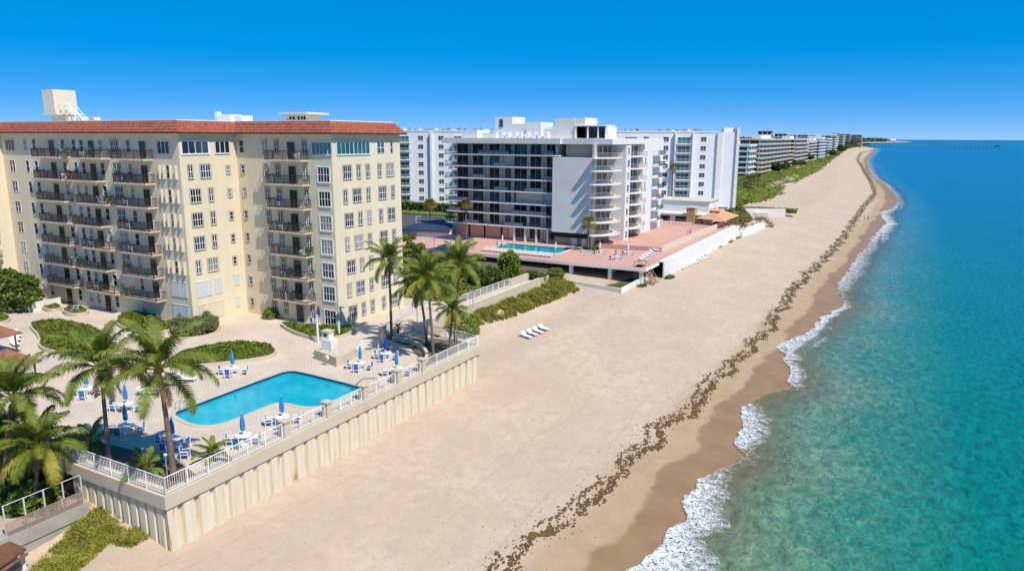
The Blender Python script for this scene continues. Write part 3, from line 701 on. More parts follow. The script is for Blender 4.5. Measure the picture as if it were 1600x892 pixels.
for i, (px, py, z, r, nn, mm, lb) in enumerate((
    (795, 440, 4.9, (2.0, 2.0, 3.2), 3000, 'bushl', 'tall pointed bush in front of the dark parking opening'),
    (760, 445, 4.9, (3.4, 2.6, 1.9), 2600, 'bush', 'dark green bush left of the tall pointed bush'),
    (830, 445, 4.9, (2.6, 2.0, 1.4), 1600, 'bush', 'low dark bush right of the tall pointed bush'),
    (725, 432, 4.9, (3.5, 2.5, 2.0), 2200, 'bushl', 'leafy bush below the spa on the pink deck'),
    (690, 425, 4.9, (3.4, 2.6, 2.2), 2200, 'bush', 'leafy bush below the shade canopy of the pink deck'),
    (648, 418, 4.9, (3.2, 3.0, 3.0), 2600, 'bush', 'large bush by the far corner of the cream building'),
    (640, 450, 4.9, (3.0, 3.2, 2.3), 2200, 'bushl', 'green bush beside the cream building wall under the palm'),
    (868, 434, 4.6, (1.6, 1.4, 1.1), 900, 'bushl', 'small shrub at the end of the cream garden wall'))):
    q = P(px, py, z); shrub('shrub', q, r, nn, mm, lb, .3)
# lawns of creeping plants in the garden
lw = bed('', [tuple(P(*q, 4.9))[:2] for q in ((660, 485), (700, 470), (740, 455), (800, 440), (845, 436), (835, 425), (700, 425), (640, 440), (632, 475))], 4.9, .3, 40, .4, M['lawn']).build('garden_plants', M['bushl']); tag(lw, 'bright green ground cover filling the garden beside the cream building', 'ground cover', kind='stuff')
# ---------------------------------------------------------------- grasses
def grass(name, poly, zf, dens, hgt, m, label, fade=None):
    b = MB(); x0 = min(p[0] for p in poly); x1 = max(p[0] for p in poly); y0 = min(p[1] for p in poly); y1 = max(p[1] for p in poly)
    for _ in range(int((x1 - x0) * (y1 - y0) * dens)):
        x, y = rnd(x0, x1), rnd(y0, y1)
        if not inside((x, y), poly): continue
        nn = noise.noise(Vector((x * .45, y * .45, 5)))
        if nn < -.22 and random.random() < .8: continue
        z = zf(x, y)
        for k in range(7):
            a = rnd(0, 6.28); h = hgt * rnd(.5, 1.2) * (1 + nn); w = .022 + .016 * hgt; l = h * rnd(.25, .8)
            p = Vector((x + rnd(-.2, .2), y + rnd(-.2, .2), z)); d = Vector((cos(a), sin(a), 0)); s = Vector((-sin(a), cos(a), 0)) * w
            mid = p + d * l * .4 + Vector((0, 0, h * .75)); tip = p + d * l + Vector((0, 0, h * .85))
            b.quad(p - s, p + s, mid + s, mid - s); b.tri(mid - s, mid + s, tip)
    o = b.build(name, M[m]); tag(o, label, 'grass', kind='stuff'); return o
dn = [tuple(P(*q, 4.2))[:2] for q in ((738, 492), (745, 500), (775, 495), (800, 487), (835, 482), (860, 468), (885, 455), (888, 450), (862, 437), (840, 440), (790, 462), (752, 480))]
grass('dune_grass', [(-51.7, 84), (-51.3, 80), (-49.8, 82.5), (-48.8, 90), (-48.6, 100), (-48.2, 108), (-49.5, 117), (-55, 121), (-58, 121), (-58.5, 119.6), (-54.3, 106), (-51.8, 106)], zg, 22, .8, 'dune', 'yellow green dune grass along the cream garden wall')
gp = [tuple(P(*q, 3.4))[:2] for q in ((240, 838), (205, 812), (165, 805), (130, 812), (110, 832), (70, 860), (30, 900), (60, 925), (100, 900), (130, 880), (170, 850), (205, 855))]
grass('dune_grass', gp, zg, 70, .3, 'dune', 'low green and straw coloured grass on the sand below the front seawall corner')
for k, (x, y, r) in enumerate(((1045, 433, 1.3), (1003, 447, .9))):
    q = P(x, y, 3.4); grass('grass_tuft', [(q.x + r * cos(a) * .8, q.y + r * sin(a) * 1.6) for a in [i * .6 for i in range(10)]], zg, 30, .35, 'lawn', ('green grass tuft at the foot of the wooden beach stairs', 'small grass tuft in front of the low concrete wall corner')[k])
for k, (x, y) in enumerate(((1095, 400), (1108, 393), (1122, 386), (1140, 378), (1152, 372), (1165, 366))):
    q = P(x, y, 3.4); grass('grass_tuft', [(q.x + .9 * cos(a), q.y + 2.8 * sin(a)) for a in [i * .6 for i in range(10)]], zg, 8, .5, 'dune', 'scattered dry grass tufts on the sand below the white wall')
# ================================================================ windows
def window_proto(w, h, cols, rows, border='olive', glass='glass', sill=True, bw=.11, name='window', frame='whitepaint'):
    """local: opening centred on x, bottom at z=0, wall plane y=0, outside is -y"""
    f = MB()
    if border:
        f.box(-w / 2 - bw, -.07, -bw, -w / 2, 0, h + bw, 1); f.box(w / 2, -.07, -bw, w / 2 + bw, 0, h + bw, 1)
        f.box(-w / 2, -.07, h, w / 2, 0, h + bw, 1); f.box(-w / 2, -.11, -bw, w / 2, 0, 0, 1)
    t = .05
    f.box(-w / 2, -.05, 0, -w / 2 + t, 0, h, 0); f.box(w / 2 - t, -.05, 0, w / 2, 0, h, 0)
    f.box(-w / 2 + t, -.05, 0, w / 2 - t, 0, t, 0); f.box(-w / 2 + t, -.05, h - t, w / 2 - t, 0, h, 0)
    for i in range(1, cols):
        x = -w / 2 + w * i / cols; k = .04 if i * 2 == cols or cols == 3 else .02; f.box(x - k, -.048, t, x + k, -.012, h - t, 0)
    for j in range(1, rows):
        z = h * j / rows; k = .03 if j * 2 == rows else .018; f.box(-w / 2 + t, -.044, z - k, w / 2 - t, -.014, z + k, 0)
    g = MB(); g.box(-w / 2 + t * .5, -.012, t * .5, w / 2 - t * .5, -.002, h - t * .5)
    return f.mesh(name, [M[frame], M[border or 'creamtrim']]), g.mesh('pane', M[glass])
WP = {}
def wproto(key, *a, **k): WP[key] = (k.get('name', 'window'),) + window_proto(*a, **k)
for gk, gm_ in (('', 'glass'), ('c', 'glasscurt'), ('b', 'glassblue')):
    wproto('D' + gk, 1.5, 1.62, 4, 2, glass=gm_); wproto('S' + gk, .66, 1.62, 2, 2, glass=gm_)
    wproto('d' + gk, .55, 1.0, 1, 2, glass=gm_, name='small_window')
    wproto('N' + gk, .85, 1.62, 1, 2, glass=gm_, border=None)
    wproto('M' + gk, 1.4, 1.62, 2, 2, glass=gm_, border=None)
    wproto('W' + gk, 1.85, 1.8, 4, 2, border='whitepaint', glass=gm_)
wproto('P', 1.25, 2.15, 2, 2, border='creamtrim', name='glass_door', frame='doorframe')
wproto('E8', 6.1, 1.5, 8, 1, border='lightgrey', glass='glassteal'); wproto('E4', 3.8, 1.5, 4, 1, border='whitepaint', glass='glassblue')
wproto('E5', 3.1, 1.5, 5, 1, border='lightgrey', glass='glassteal'); wproto('E3', 2.2, 1.5, 3, 1, border='lightgrey', glass='glass')
wproto('T2', 1.5, 1.5, 2, 2, border=None, glass='glassteal'); wproto('T1', .6, 1.5, 1, 2, border=None, glass='glassteal')
def panel_mesh(w, h, mt):
    b = MB(); b.box(-w / 2, -.06, 0, w / 2, 0, h, 0)
    for i in range(int(w / .25)): b.box(-w / 2 + .25 * i + .1, -.075, .03, -w / 2 + .25 * i + .16, -.06, h - .03, 0)
    b.box(-.03, -.09, 0, .03, -.06, h, 0); b.box(-w / 2 - .05, -.09, h, w / 2 + .05, 0, h + .07, 0)
    return b.mesh('storm_shutter', M[mt])
class Building:
    def __init__(s, t): s.t = t; s.n = 0; s.ex = []
    def win(s, key, x, y, z, rz=0):
        nm, fm, gm_ = WP[key]; s.n += 1
        if s.n > 98:
            s.ex.append((fm, gm_, x, y, z, rz)); return
        o = bpy.data.objects.new(nm, fm); C.objects.link(o); o.parent = s.t
        o.location = Vector((x, y, z)) - s.t.location; o.rotation_euler = (0, 0, rz)
        g = bpy.data.objects.new('pane', gm_); C.objects.link(g); g.parent = o
    def done(s, name='window'):
        if not s.ex: return
        b = MB(); mats = []
        for fm, gm_, x, y, z, rz in s.ex:
            for me in (fm, gm_):
                idx = []
                for q in me.materials:
                    if q not in mats: mats.append(q)
                    idx.append(mats.index(q))
                n0 = len(b.v); c_, s_ = cos(rz), sin(rz)
                for v in me.vertices: b.v.append((x + v.co.x * c_ - v.co.y * s_, y + v.co.x * s_ + v.co.y * c_, z + v.co.z))
                for p in me.polygons: b.f.append(tuple(n0 + i for i in p.vertices)); b.m.append(idx[p.material_index])
        o = b.build(name, mats, s.t); o['kind'] = 'stuff'
def railing(b, pts, z, h=1.05, step=.14, m=0, post=1.6, tr=.038):
    for a, c in zip(pts, pts[1:]):
        a = Vector((*a, z)); c = Vector((*c, z)); L_ = (c - a).length; n = max(1, int(L_ / step)); d = (c - a) / n
        U = Vector((0, 0, 1))
        b.tube([a + U * h, c + U * h], tr, 4, m); b.tube([a + U * .1, c + U * .1], tr * .7, 4, m)
        for i in range(n + 1):
            p = a + d * i; r = tr * 1.4 if i % max(1, int(post / step)) == 0 else .027
            b.tube([p, p + U * h], r, 4, m, cap=False)
# ================================================================ cream building
EV = 31.0
B1 = Building(empty('apartment_building', (-90, 75, T), 'cream apartment building with red tiled mansard roof and brown railed balconies', 'building')); t1 = B1.t
foot = [(-60.3, 66.0), (-60.3, 79.3), (-70, 79.3), (-70, 83.5), (-150, 83.5), (-150, 55.4), (-115.2, 55.4), (-115.2, 57.5), (-76.5, 57.5), (-76.5, 66.0)]
b = MB(); b.prism(foot, T - .2, EV, 0); b.build('wall', M['cream'], t1)
# thin string shadow line and plinth
# roof: soffit, tiled slope, parapet
ro = MB(); o = .75; i_ = .55
def roofstrip(b, p, q, n, m):       # wall line p->q, outward normal n
    pass
eo = [(-60.3 + o, 66.0 - o), (-60.3 + o, 79.3 + o), (-70 + o, 79.3 + o), (-70 + o, 83.5 + o), (-151, 83.5 + o), (-151, 55.4 - o), (-115.2 + o, 55.4 - o), (-115.2 + o, 57.5 - o), (-76.5 + o, 57.5 - o), (-76.5 + o, 66.0 - o)]
ei = [(-60.3 - i_, 66.0 + i_), (-60.3 - i_, 79.3 - i_), (-70 - i_, 79.3 - i_), (-70 - i_, 83.5 - i_), (-151, 83.5 - i_), (-151, 55.4 + i_), (-115.2 - i_, 55.4 + i_), (-115.2 - i_, 57.5 + i_), (-76.5 - i_, 57.5 + i_), (-76.5 - i_, 66.0 + i_)]
ZT = EV + 1.32
n = len(eo)
for k in range(n):
    j = (k + 1) % n; dx = abs(eo[j][0] - eo[k][0]); dy = abs(eo[j][1] - eo[k][1]); mm = 0 if dx > dy else 1
    ro.quad((*eo[k], EV - .02), (*eo[j], EV - .02), (*ei[j], ZT), (*ei[k], ZT), mm)
    ro.quad((*eo[k], EV - .2), (*eo[j], EV - .2), (*eo[j], EV - .02), (*eo[k], EV - .02), 2)
    w0, w1 = foot[k], foot[j]
    ro.quad((*eo[j], EV - .2), (*eo[k], EV - .2), (*w0, EV - .2), (*w1, EV - .2), 3)
roof = ro.build('roof', [M['tileX'], M['tileY'], M['darkbrown'], M['creamtrim']], t1)
b = MB()
for k in range(n):
    j = (k + 1) % n; a, c = Vector(ei[k]), Vector(ei[j]); d = (c - a); d.normalize() if d.length else None; nn = Vector((d.y, -d.x)) * .22
    b.quad((*ei[k], ZT), (*ei[j], ZT), (*ei[j], ZT + .12), (*ei[k], ZT + .12)); 
b.v += [(p[0], p[1], ZT + .12) for p in ei]; b.f.append(tuple(range(len(b.v) - n, len(b.v)))); b.m.append(0)
pp = b.build('parapet', M['whitepaint'], roof, world=False)
# roof structures
b = MB(); b.box(-122.3, 68, ZT + 1.6, -119.3, 71.6, 37.6, 0); b.box(-121.6, 68.6, ZT, -119.6, 71.4, ZT + 1.6, 0); b.box(-122.5, 67.8, ZT + 1.4, -118.6, 71.9, ZT + 1.65, 0)
for k in range(3): b.box(-117.5, 68.5 + 2 * k, ZT + .1, -116.6, 69.6 + 2 * k, ZT + 1.1, 0)
b.build('stair_tower', M['creamtrim'], t1)
b = MB()
for dy in (0, .9):
    b.tube([(-119.0, 68.6 + dy, 35.6), (-116.5, 68.6 + dy, 35.4), (-113.0, 68.6 + dy, ZT + .3)], .06, 5); b.tube([(-119.0, 68.6 + dy, 34.8), (-116.5, 68.6 + dy, 34.6), (-113.8, 68.6 + dy, ZT + .3)], .06, 5)
b.build('roof_ladder', M['whitepaint'], t1)
b = MB(); b.box(-75.5, 74, ZT, -71.8, 77, 33.45, 0); b.box(-76.3, 73.3, 33.45, -71.1, 77.6, 33.7, 0)
for x in (-74.9, -74.3, -73.4, -72.8, -72.3): b.box(x, 73.98, 32.75, x + .35, 74.3, 33.2, 1)
b.build('vent_house', [M['creamtrim'], M['dark']], t1)
b = MB(); b.box(-87, 72, ZT, -84.2, 74, 33.5, 0); b.box(-83.4, 72, ZT, -82, 74, 33.3, 0); b.box(-87.6, 72.2, ZT, -87, 72.8, 33.9, 0)
b.build('rooftop_unit', M['whitepaint'], t1)
def FL(k): return T + 2.94 * (k - 1)        # floor height of storey k (1 = ground)
def pick(r=.3): 
    q = random.random(); return '' if q < .62 else ('c' if q < .8 else 'b')
# east face of the wing (faces the sea)
R90 = pi / 2
for k in range(8, 0, -1):
    z = FL(k) + .7
    if k == 8:
        B1.win('E8', -60.3, 69.95, z, R90); B1.win('T2', -60.3, 75.2, z, R90); B1.win('T1', -60.3, 77.45, z, R90); continue
    if k % 2: L_ = (('D', 68.6), ('S', 70.72), ('S', 72.5), ('S', 74.85), ('D', 77.05))
    else: L_ = (('S', 68.1), ('D', 70.25), ('S', 72.45), ('D', 75.3), ('S', 77.5))
    if k == 7: L_ = (('D', 68.6), ('S', 70.72), ('S', 72.5), ('S', 74.85), ('D', 77.05))
    for kk, y in L_: B1.win(kk + pick(), -60.3, y, z, R90)
def balcony(B, x0, x1, y, z, dep=1.4, mslab='slabcream', face='S', rail='brown', stuff=None):
    b = MB()
    if face == 'S': b.box(x0, y - dep, z - .18, x1, y + .02, z, 0); pts = [(x0 + .06, y), (x0 + .06, y - dep + .06), (x1 - .06, y - dep + .06), (x1 - .06, y)]
    else: b.box(y - .02, x0, z - .18, y + dep, x1, z, 0); pts = [(y, x0 + .06), (y + dep - .06, x0 + .06), (y + dep - .06, x1 - .06), (y, x1 - .06)]
    o = b.build('balcony', M[mslab], B.t)
    r = MB(); railing(r, pts, z + .003, 1.08, .15, 0); q = bpy.data.objects.new('railing', r.mesh('railing', M[rail])); C.objects.link(q); q.parent = o
    if stuff:
        c = MB()
        for sx, kind in stuff:
            yy = y - dep * .5
            c.box(sx - .25, yy - .25, z + .38, sx + .25, yy + .25, z + .44, 0); c.box(sx - .25, yy + .2, z + .44, sx + .25, yy + .25, z + .95, 0)
            for ax in (-.22, .2):
                for ay in (-.22, .2): c.box(sx + ax, yy + ay, z + .003, sx + ax + .04, yy + ay + .04, z + .38, 0)
    return o
CH = []
# south face of the wing
for k in range(8, 0, -1):
    z = FL(k); Y = 66.0
    if k == 8: B1.win('E5', -61.85, Y, z + .7)
    elif k == 1: B1.win('W', -61.7, Y, z + .25)
    else: B1.win('W' + pick(), -61.7, Y, z + .35)
    B1.win(('d' if k < 8 else 'N') + pick(), -75.5, Y, z + (1.1 if k < 8 else .7))
    B1.win('S' + pick(), -71.35, Y, z + .75); B1.win('S' + pick(), -69.3, Y, z + .75)
    B1.win('S' + pick(), -64.6, Y, z + .75)
    B1.win('P', -66.8, Y, z + .03)
# east face of the middle block
for k in range(8, 0, -1):
    z = FL(k) + .7; X = -76.5
    if k == 8: B1.win('E4', X, 59.8, z, R90); B1.win('E3', X, 63.8, z, R90)
    elif k > 2:
        if k in (7, 3): B1.win('S' + pick(), X, 58.85, z, R90); B1.win('D' + pick(), X, 61.0, z, R90)
        elif k in (6, 4): B1.win('D' + pick(), X, 59.3, z, R90); B1.win('S' + pick(), X, 61.55, z, R90)
        else: B1.win('D' + pick(), X, 59.3, z, R90); B1.win('S' + pick(), X, 61.6, z, R90)
        B1.win('d' + pick(), X, 64.45, z + .35, R90)
# south face of the middle block
for k in range(8, 0, -1):
    z = FL(k); Y = 57.5
    for x, kk in ((-112.9, 'M'), (-109.0, 'N'), (-106.8, 'N'), (-100.0, 'N'), (-97.5, 'N'), (-95.8, 'N'), (-91.7, 'N'), (-88.8, 'D'), (-86.0, 'N')):
        if x == -88.8 and k < 3: continue
        if k == 8 and kk == 'M': kk = 'E3'; 
        B1.win(kk + (pick() if kk != 'E3' else ''), x, Y, z + .7)
    for x in (-102.6, -93.7, -83.2):
        if k > 1 or x != -83.2: B1.win('P', x, Y, z + .03)
    if k == 8: B1.win('E3', -79.3, Y, z + .7); B1.win('E3', -108.0 + .1, Y + .0, z + .7) if False else None
    elif k > 2:
        B1.win('N' + pick(), -78.7, Y, z + .7)
B1.done()
# open louvred shutters either side of the corner windows, storm panels on the two lowest storeys
def part(B, me, name, x, y, z, rz=0):
    o = bpy.data.objects.new(name, me); C.objects.link(o); o.parent = B.t; o.location = Vector((x, y, z)) - B.t.location; o.rotation_euler = (0, 0, rz); return o
lb = MB(); lb.box(-.03, -.36, 0, .03, 0, 1.7); lv = lb.mesh('louvred_shutter', M['creamtrim'])
for k in range(3, 8):
    for x in (-80.1, -79.3, -78.1, -77.1): part(B1, lv, 'louvred_shutter', x, 57.5, FL(k) + .62)
for k in (1, 2):
    m1 = panel_mesh(2.3, 1.95, 'shutterpanel' if k == 2 else 'creampanel'); m2 = panel_mesh(1.1, 1.95, 'shutterpanel' if k == 2 else 'creampanel')
    part(B1, m1, 'storm_shutter', -76.5, 59.4 if k == 2 else 61.1, FL(k) + .55, R90); part(B1, m2, 'storm_shutter', -76.5, 61.6 if k == 2 else 58.9, FL(k) + .55, R90)
    part(B1, panel_mesh(3.0, 1.9, 'shutterpanel'), 'storm_shutter', -78.7, 57.5, FL(k) + .6)
    part(B1, panel_mesh(.8, 1.4, 'shutterpanel'), 'storm_shutter', -76.5, 64.5, FL(k) + 1.1, R90)
# balconies
for k in range(8, 1, -1):
    z = FL(k) + .02
    balcony(B1, -70.1, -64.0, 66.0, z)
    balcony(B1, -105.3, -98.9, 57.5, z)
    if k % 2 == 0: balcony(B1, -96.1, -89.9, 57.5, z)
    else: balcony(B1, -97.6, -91.4, 57.5, z)
    balcony(B1, -87.8, -81.4, 57.5, z)
    if k < 8: balcony(B1, -122.0, -114.6, 55.4, z)
# ================================================================ near seawall
def sheet_pile(name, p0, p1, zt, zb, t, outward, step=1.3, dp=.24):
    """corrugated sheet piling from p0 to p1"""
    a = Vector((*p0, 0)); c = Vector((*p1, 0)); L_ = (c - a).length; d = (c - a) / L_; o = Vector((*outward, 0))
    pts = []; s = 0
    while s < L_:
        for u, w in ((0, 0), (.62 * step, 0), (.70 * step, dp), (.92 * step, dp)): pts.append((s + u, w))
        s += step
    pts = [q for q in pts if q[0] <= L_]; b = MB()
    for (u0, w0), (u1, w1) in zip(pts, pts[1:]):
        A = a + d * u0 - o * w0; B_ = a + d * u1 - o * w1
        b.quad((A.x, A.y, zb), (B_.x, B_.y, zb), (B_.x, B_.y, zt), (A.x, A.y, zt))
    return b.build(name, M['pile'], t)
def pile_mat():
    m, t, b = newmat('stained_sheet_pile'); N = t.nodes; L = t.links
    g = N.new('ShaderNodeNewGeometry'); mp = N.new('ShaderNodeMapping'); mp.inputs['Scale'].default_value = (2.2, 2.2, .22); L.new(g.outputs['Position'], mp.inputs[0])
    n = N.new('ShaderNodeTexNoise'); n.inputs['Scale'].default_value = 1.1; n.inputs['Detail'].default_value = 5; L.new(mp.outputs[0], n.inputs[0])
    r = N.new('ShaderNodeValToRGB'); e = r.color_ramp.elements; e[0].position = .25; e[0].color = (.40, .24, .11, 1); e[1].position = .38; e[1].color = (.63, .54, .39, 1)
    q = e.new(.68); q.color = (.70, .62, .47, 1)
    L.new(n.outputs[0], r.inputs[0]); L.new(r.outputs[0], b.inputs['Base Color']); b.inputs['Roughness'].default_value = .85; return m
M['pile'] = pile_mat()
sw = empty('seawall', (-41, 47, 3), 'corrugated cream sheet pile seawall with rust stains holding up the pool terrace', 'seawall')
sheet_pile('sheet_piling', (-41.0, 27.5), (-41.0, 67.9), 6.25, 2.4, sw, (1, 0))
sheet_pile('sheet_piling', (-51.6, 27.5), (-41.0, 27.5), 6.25, 2.6, sw, (0, -1), .95, .22)
b = MB(); b.prism([(-40.85, 27.35), (-40.85, 68.2), (-41.9, 68.2), (-41.9, 28.3), (-58, 28.3), (-58, 27.35)], 6.2, T + .03, 0); b.build('cap_beam', M['capbeam'], sw)
b = MB(); b.box(-58, 27.55, 3, -51.7, 27.7, 6.2); b.build('timber_wall', M['darkbrown'], sw)
b = MB(); b.prism([(-41.3, 67.9), (-41.3, 67.7), (-52.0, 69.5), (-52, 69.8)], 2.5, T + .02); b.build('return_wall', M['capbeam'], sw)
PY_ = [38.4, 43.2, 47.9, 52.9, 57.0]
b = None
for y in PY_:
    b = MB(); b.box(-41.6, y - .3, T + .03, -41.0, y + .3, T + 1.3); b.box(-41.7, y - .38, T + 1.3, -40.9, y + .38, T + 1.42); b.build('pillar', M['capbeam'], sw)
# railings: each run is a thing
def fence_run(label, pts, z, h, step, mt='whitepaint', post=1.9, name='railing', group=None, tr=.035, mid=False, extra=None):
    c = pts[0]; t = empty(name, (c[0], c[1], z), label, 'railing', group)
    pk = MB(); rl = MB()
    for a, q in zip(pts, pts[1:]):
        za = a[2] if len(a) > 2 else z; zq = q[2] if len(q) > 2 else z
        A = Vector((a[0], a[1], za)); Q = Vector((q[0], q[1], zq)); L_ = (Q - A).length; U = Vector((0, 0, 1))
        n = max(1, round(L_ / post)); rl.tube([A + U * h, Q + U * h], tr, 4); rl.tube([A + U * .12, Q + U * .12], tr * .7, 4)
        if mid: rl.tube([A + U * h * .55, Q + U * h * .55], tr * .6, 4)
        for i in range(n + (a is pts[-2])):
            p = A + (Q - A) * i / n; ps = MB(); ps.tube([p, p + U * h], tr * 1.3, 4); ps.build('post', M[mt], t)
        if step:
            k = int(L_ / step)
            for i in range(k): p = A + (Q - A) * (i + .5) / k; pk.tube([p + U * .12, p + U * h], .017, 4, cap=False)
    rl.build('rails', M[mt], t)
    if step: pk.build('pickets', M[mt], t)
    return t
Z1 = T + .034
fence_run('white picket railing along the front seawall from the corner to the palms', [(-41.1, 27.6), (-56.5, 27.6)], Z1, 1.22, .17)
fence_run('long white picket railing on the sea side between the front corner and the first pillar', [(-41.1, 27.6), (-41.2, 38.05)], Z1, 1.22, .17)
for i, (a, c) in enumerate(zip(PY_, PY_[1:])):
    fence_run('white railing panel ' + ('between the first and second pillars from the front corner', 'between the second and third pillars of the seawall', 'between the third and fourth pillars of the seawall', 'between the two farthest pillars of the seawall')[i],
              [(-41.25, a + .32), (-41.25, c - .32)], Z1, 1.15, .34, post=1.6, group='white railing panels between the seawall pillars')
fence_run('white picket railing on the seawall from the last pillar to the far terrace corner', [(-41.1, 57.32), (-41.1, 67.7)], Z1, 1.2, .17)
fence_run('pale mesh railing curving behind the palm cluster at the far end of the terrace', [(-41.3, 67.6), (-46, 68.4), (-52, 69.3), (-53.5, 68.4), (-54.0, 66.2)], Z1, 1.2, .14, 'lightgrey')
fence_run('white picket railing on the inner garden wall beside the walkway', [(-54.1, 79), (-54.1, 99)], T + .02, 1.25, .18)
fence_run('pale railing across the plaza north of the pool area', [(-55.5, 70.5), (-56.8, 77)], T + .02, 1.1, .2, 'lightgrey')
t = empty('garden_wall', (-52, 88, T), 'low cream wall between the walkway and the dune grass', 'wall'); b = MB(); b.box(-52.2, 70, 3, -51.85, 105.6, T + .35); b.build('wall', M['capbeam'], t)
b = MB(); b.box(-52.25, 70, T + .35, -51.8, 105.7, T + .45); b.build('coping', M['creamtrim'], t)
t = empty('garden_wall', (-54, 92, T), 'higher cream wall on the garden side of the walkway', 'wall'); b = MB(); b.box(-54.3, 84, 4.6, -54.0, 105.4, T + .15); b.box(-54.35, 99, T + .15, -53.95, 105.4, T + 1.1); b.build('wall', M['capbeam'], t)
t = empty('ramp_wall', (-52, 110, 4), 'cream wall sloping down at the end of the walkway', 'wall'); b = MB()
b.v = [(-52.2, 105.7, 3), (-51.9, 105.7, 3), (-57.6, 121.5, 3), (-57.9, 121.4, 3), (-52.2, 105.7, 7.4), (-51.9, 105.7, 7.4), (-57.6, 121.5, 4.9), (-57.9, 121.4, 4.9)]
b.f = [(0, 1, 5, 4), (1, 2, 6, 5), (2, 3, 7, 6), (3, 0, 4, 7), (4, 5, 6, 7)]; b.m = [0] * 5; b.build('wall', M['capbeam'], t)
t = empty('curved_bench_wall', (-46, 61, T), 'low curved cream wall around the tables under the palm cluster', 'wall')
cw = [P(*q, T) for q in ((614, 532), (640, 535), (660, 545), (668, 557), (666, 566), (655, 572))]; cw = smooth_loop([Vector((p.x, p.y)) for p in cw], 2, False)
b = MB()
for a, c in zip(cw, cw[1:]):
    d = (c - a).normalized(); nn = Vector((-d.y, d.x)) * .17
    b.prism([tuple(a - nn), tuple(c - nn), tuple(c + nn), tuple(a + nn)], T, T + .5)
b.build('wall', M['capbeam'], t)
# pillar, lamp posts, shower block
t = empty('stone_pillar', tuple(P(598, 534, T)), 'square grey cream pillar beside the palm behind the dark blue umbrella', 'pillar'); p = P(598, 534, T)
b = MB(); b.box(p.x - .35, p.y - .35, T, p.x + .35, p.y + .35, T + 1.9); b.build('shaft', M['capbeam'], t); b = MB(); b.box(p.x - .42, p.y - .42, T + 1.9, p.x + .42, p.y + .42, T + 2.02); b.build('cap', M['creamtrim'], t)
p = P(517, 562, T); t = empty('barbecue_counter', tuple(p), 'cream masonry counter with chimney shaped barbecue and small sink by the pool', 'barbecue')
b = MB(); X0, Y0 = -53.2, 55.3
b.prism([(-53.9, 54.9), (-49.9, 53.9), (-49.7, 54.7), (-50.4, 57.6), (-51.2, 57.6), (-50.8, 55.0), (-53.7, 55.7)], T, T + 1.0); b.build('counter', M['capbeam'], t)
b = MB(); b.box(-53.3, 55.35, T, -51.9, 56.4, T + 2.15); b.box(-53.25, 55.5, T + 2.15, -52.3, 56.3, T + 2.95); b.build('chimney', M['whitegrey'], t)
b = MB(); b.box(-53.35, 55.4, T + 2.95, -52.2, 56.4, T + 3.1); b.box(-53.0, 55.49, T + 2.45, -52.6, 55.6, T + 2.8, 1); b.build('chimney_cap', [M['capbeam'], M['dark']], t)
b = MB(); b.tube([(-51.2, 54.0, T + .8), (-51.2, 53.7, T + .75)], .3, 12); b.build('basin', M['creamtrim'], t)
fence_run('small white railing behind the barbecue counter', [(-50.3, 57.8), (-51.6, 60.2), (-50.0, 60.9)], T + .01, 1.1, .25)
def post_sign(px, py, h, label, mt='whitepaint', name='pole', cat='pole', w=.09):
    p = P(px, py, T); t = empty(name, tuple(p), label, cat); b = MB(); b.box(p.x - w, p.y - w, T, p.x + w, p.y + w, T + h); b.build('post', M[mt], t)
    b = MB(); b.box(p.x - w * 1.5, p.y - w * 1.5, T + h, p.x + w * 1.5, p.y + w * 1.5, T + h + .08); b.build('cap', M['lightgrey'], t); return t, p
post_sign(497, 535, 3.2, 'white post standing left of the barbecue chimney')
post_sign(530, 526, 1.8, 'white post standing in front of the planter below the wing corner')
def lamp(px, py, z, h, label):
    p = P(px, py, z); t = empty('lamp_post', (p.x, p.y, z), label, 'lamp post')
    b = MB(); b.tube([(p.x, p.y, z), (p.x, p.y, z + h)], [.06, .045], 8); b.build('pole', M['grey'], t)
    b = MB(); b.box(p.x - .45, p.y - .12, z + h, p.x + .45, p.y + .12, z + h + .12); b.tube([(p.x, p.y, z + h), (p.x, p.y, z + h + .3)], .04, 6); b.build('lamp_head', M['grey'], t)
lamp(534, 512, T, 2.6, 'grey lamp post with a short crossarm at the corner of the wing')
lamp(739, 481, T, 2.4, 'slim grey lamp post by the walkway wall'); lamp(684, 486, T, 2.4, 'slim lamp post in the middle of the sunny plaza')
lamp(652, 503, T, 2.2, 'short lamp post beside the plaza railing'); 
t = empty('flood_light_pole', (-41.6, 28.1, T), 'thin white pole standing inside the front seawall corner', 'pole')
b = MB(); b.tube([(-41.6, 28.2, T), (-41.6, 28.2, T + 2.5)], .035, 6); b.build('post', M['grey'], t); b = MB(); b.box(-41.68, 28.12, T + 2.5, -41.52, 28.28, T + 2.62); b.build('lamp_head', M['whitepaint'], t)
# ---------------------------------------------------------------- louvred fence and low wall at lower left
t = empty('louvred_fence', (-50.5, 25, 4.3), 'tall white frame fence with brown horizontal louvres on its lower half', 'fence')
FP = [(-49.0, y) for y in (21.6, 22.85, 24.1, 25.35, 26.6)]
b = MB(); b.prism([(-49.5, 17), (-48.9, 17), (-48.9, 26.8), (-49.5, 26.8)], 1.8, 4.0); b.prism([(-49.6, 17), (-48.8, 17), (-48.8, 26.9), (-49.6, 26.9)], 4.0, 4.95); lw_ = empty('concrete_wall', (-50.5, 24, 2), 'weathered low concrete wall under the louvred fence', 'wall'); b.build('wall', M['concrete'], lw_)
for x, y in FP:
    b = MB(); b.box(x - .04, y - .04, 4.95, x + .04, y + .04, 7.1); b.build('post', M['lightgrey'], t)
b = MB(); b.tube([(*FP[0], 7.1), (*FP[-1], 7.1)], .03, 4); b.build('top_rail', M['lightgrey'], t)
b = MB()
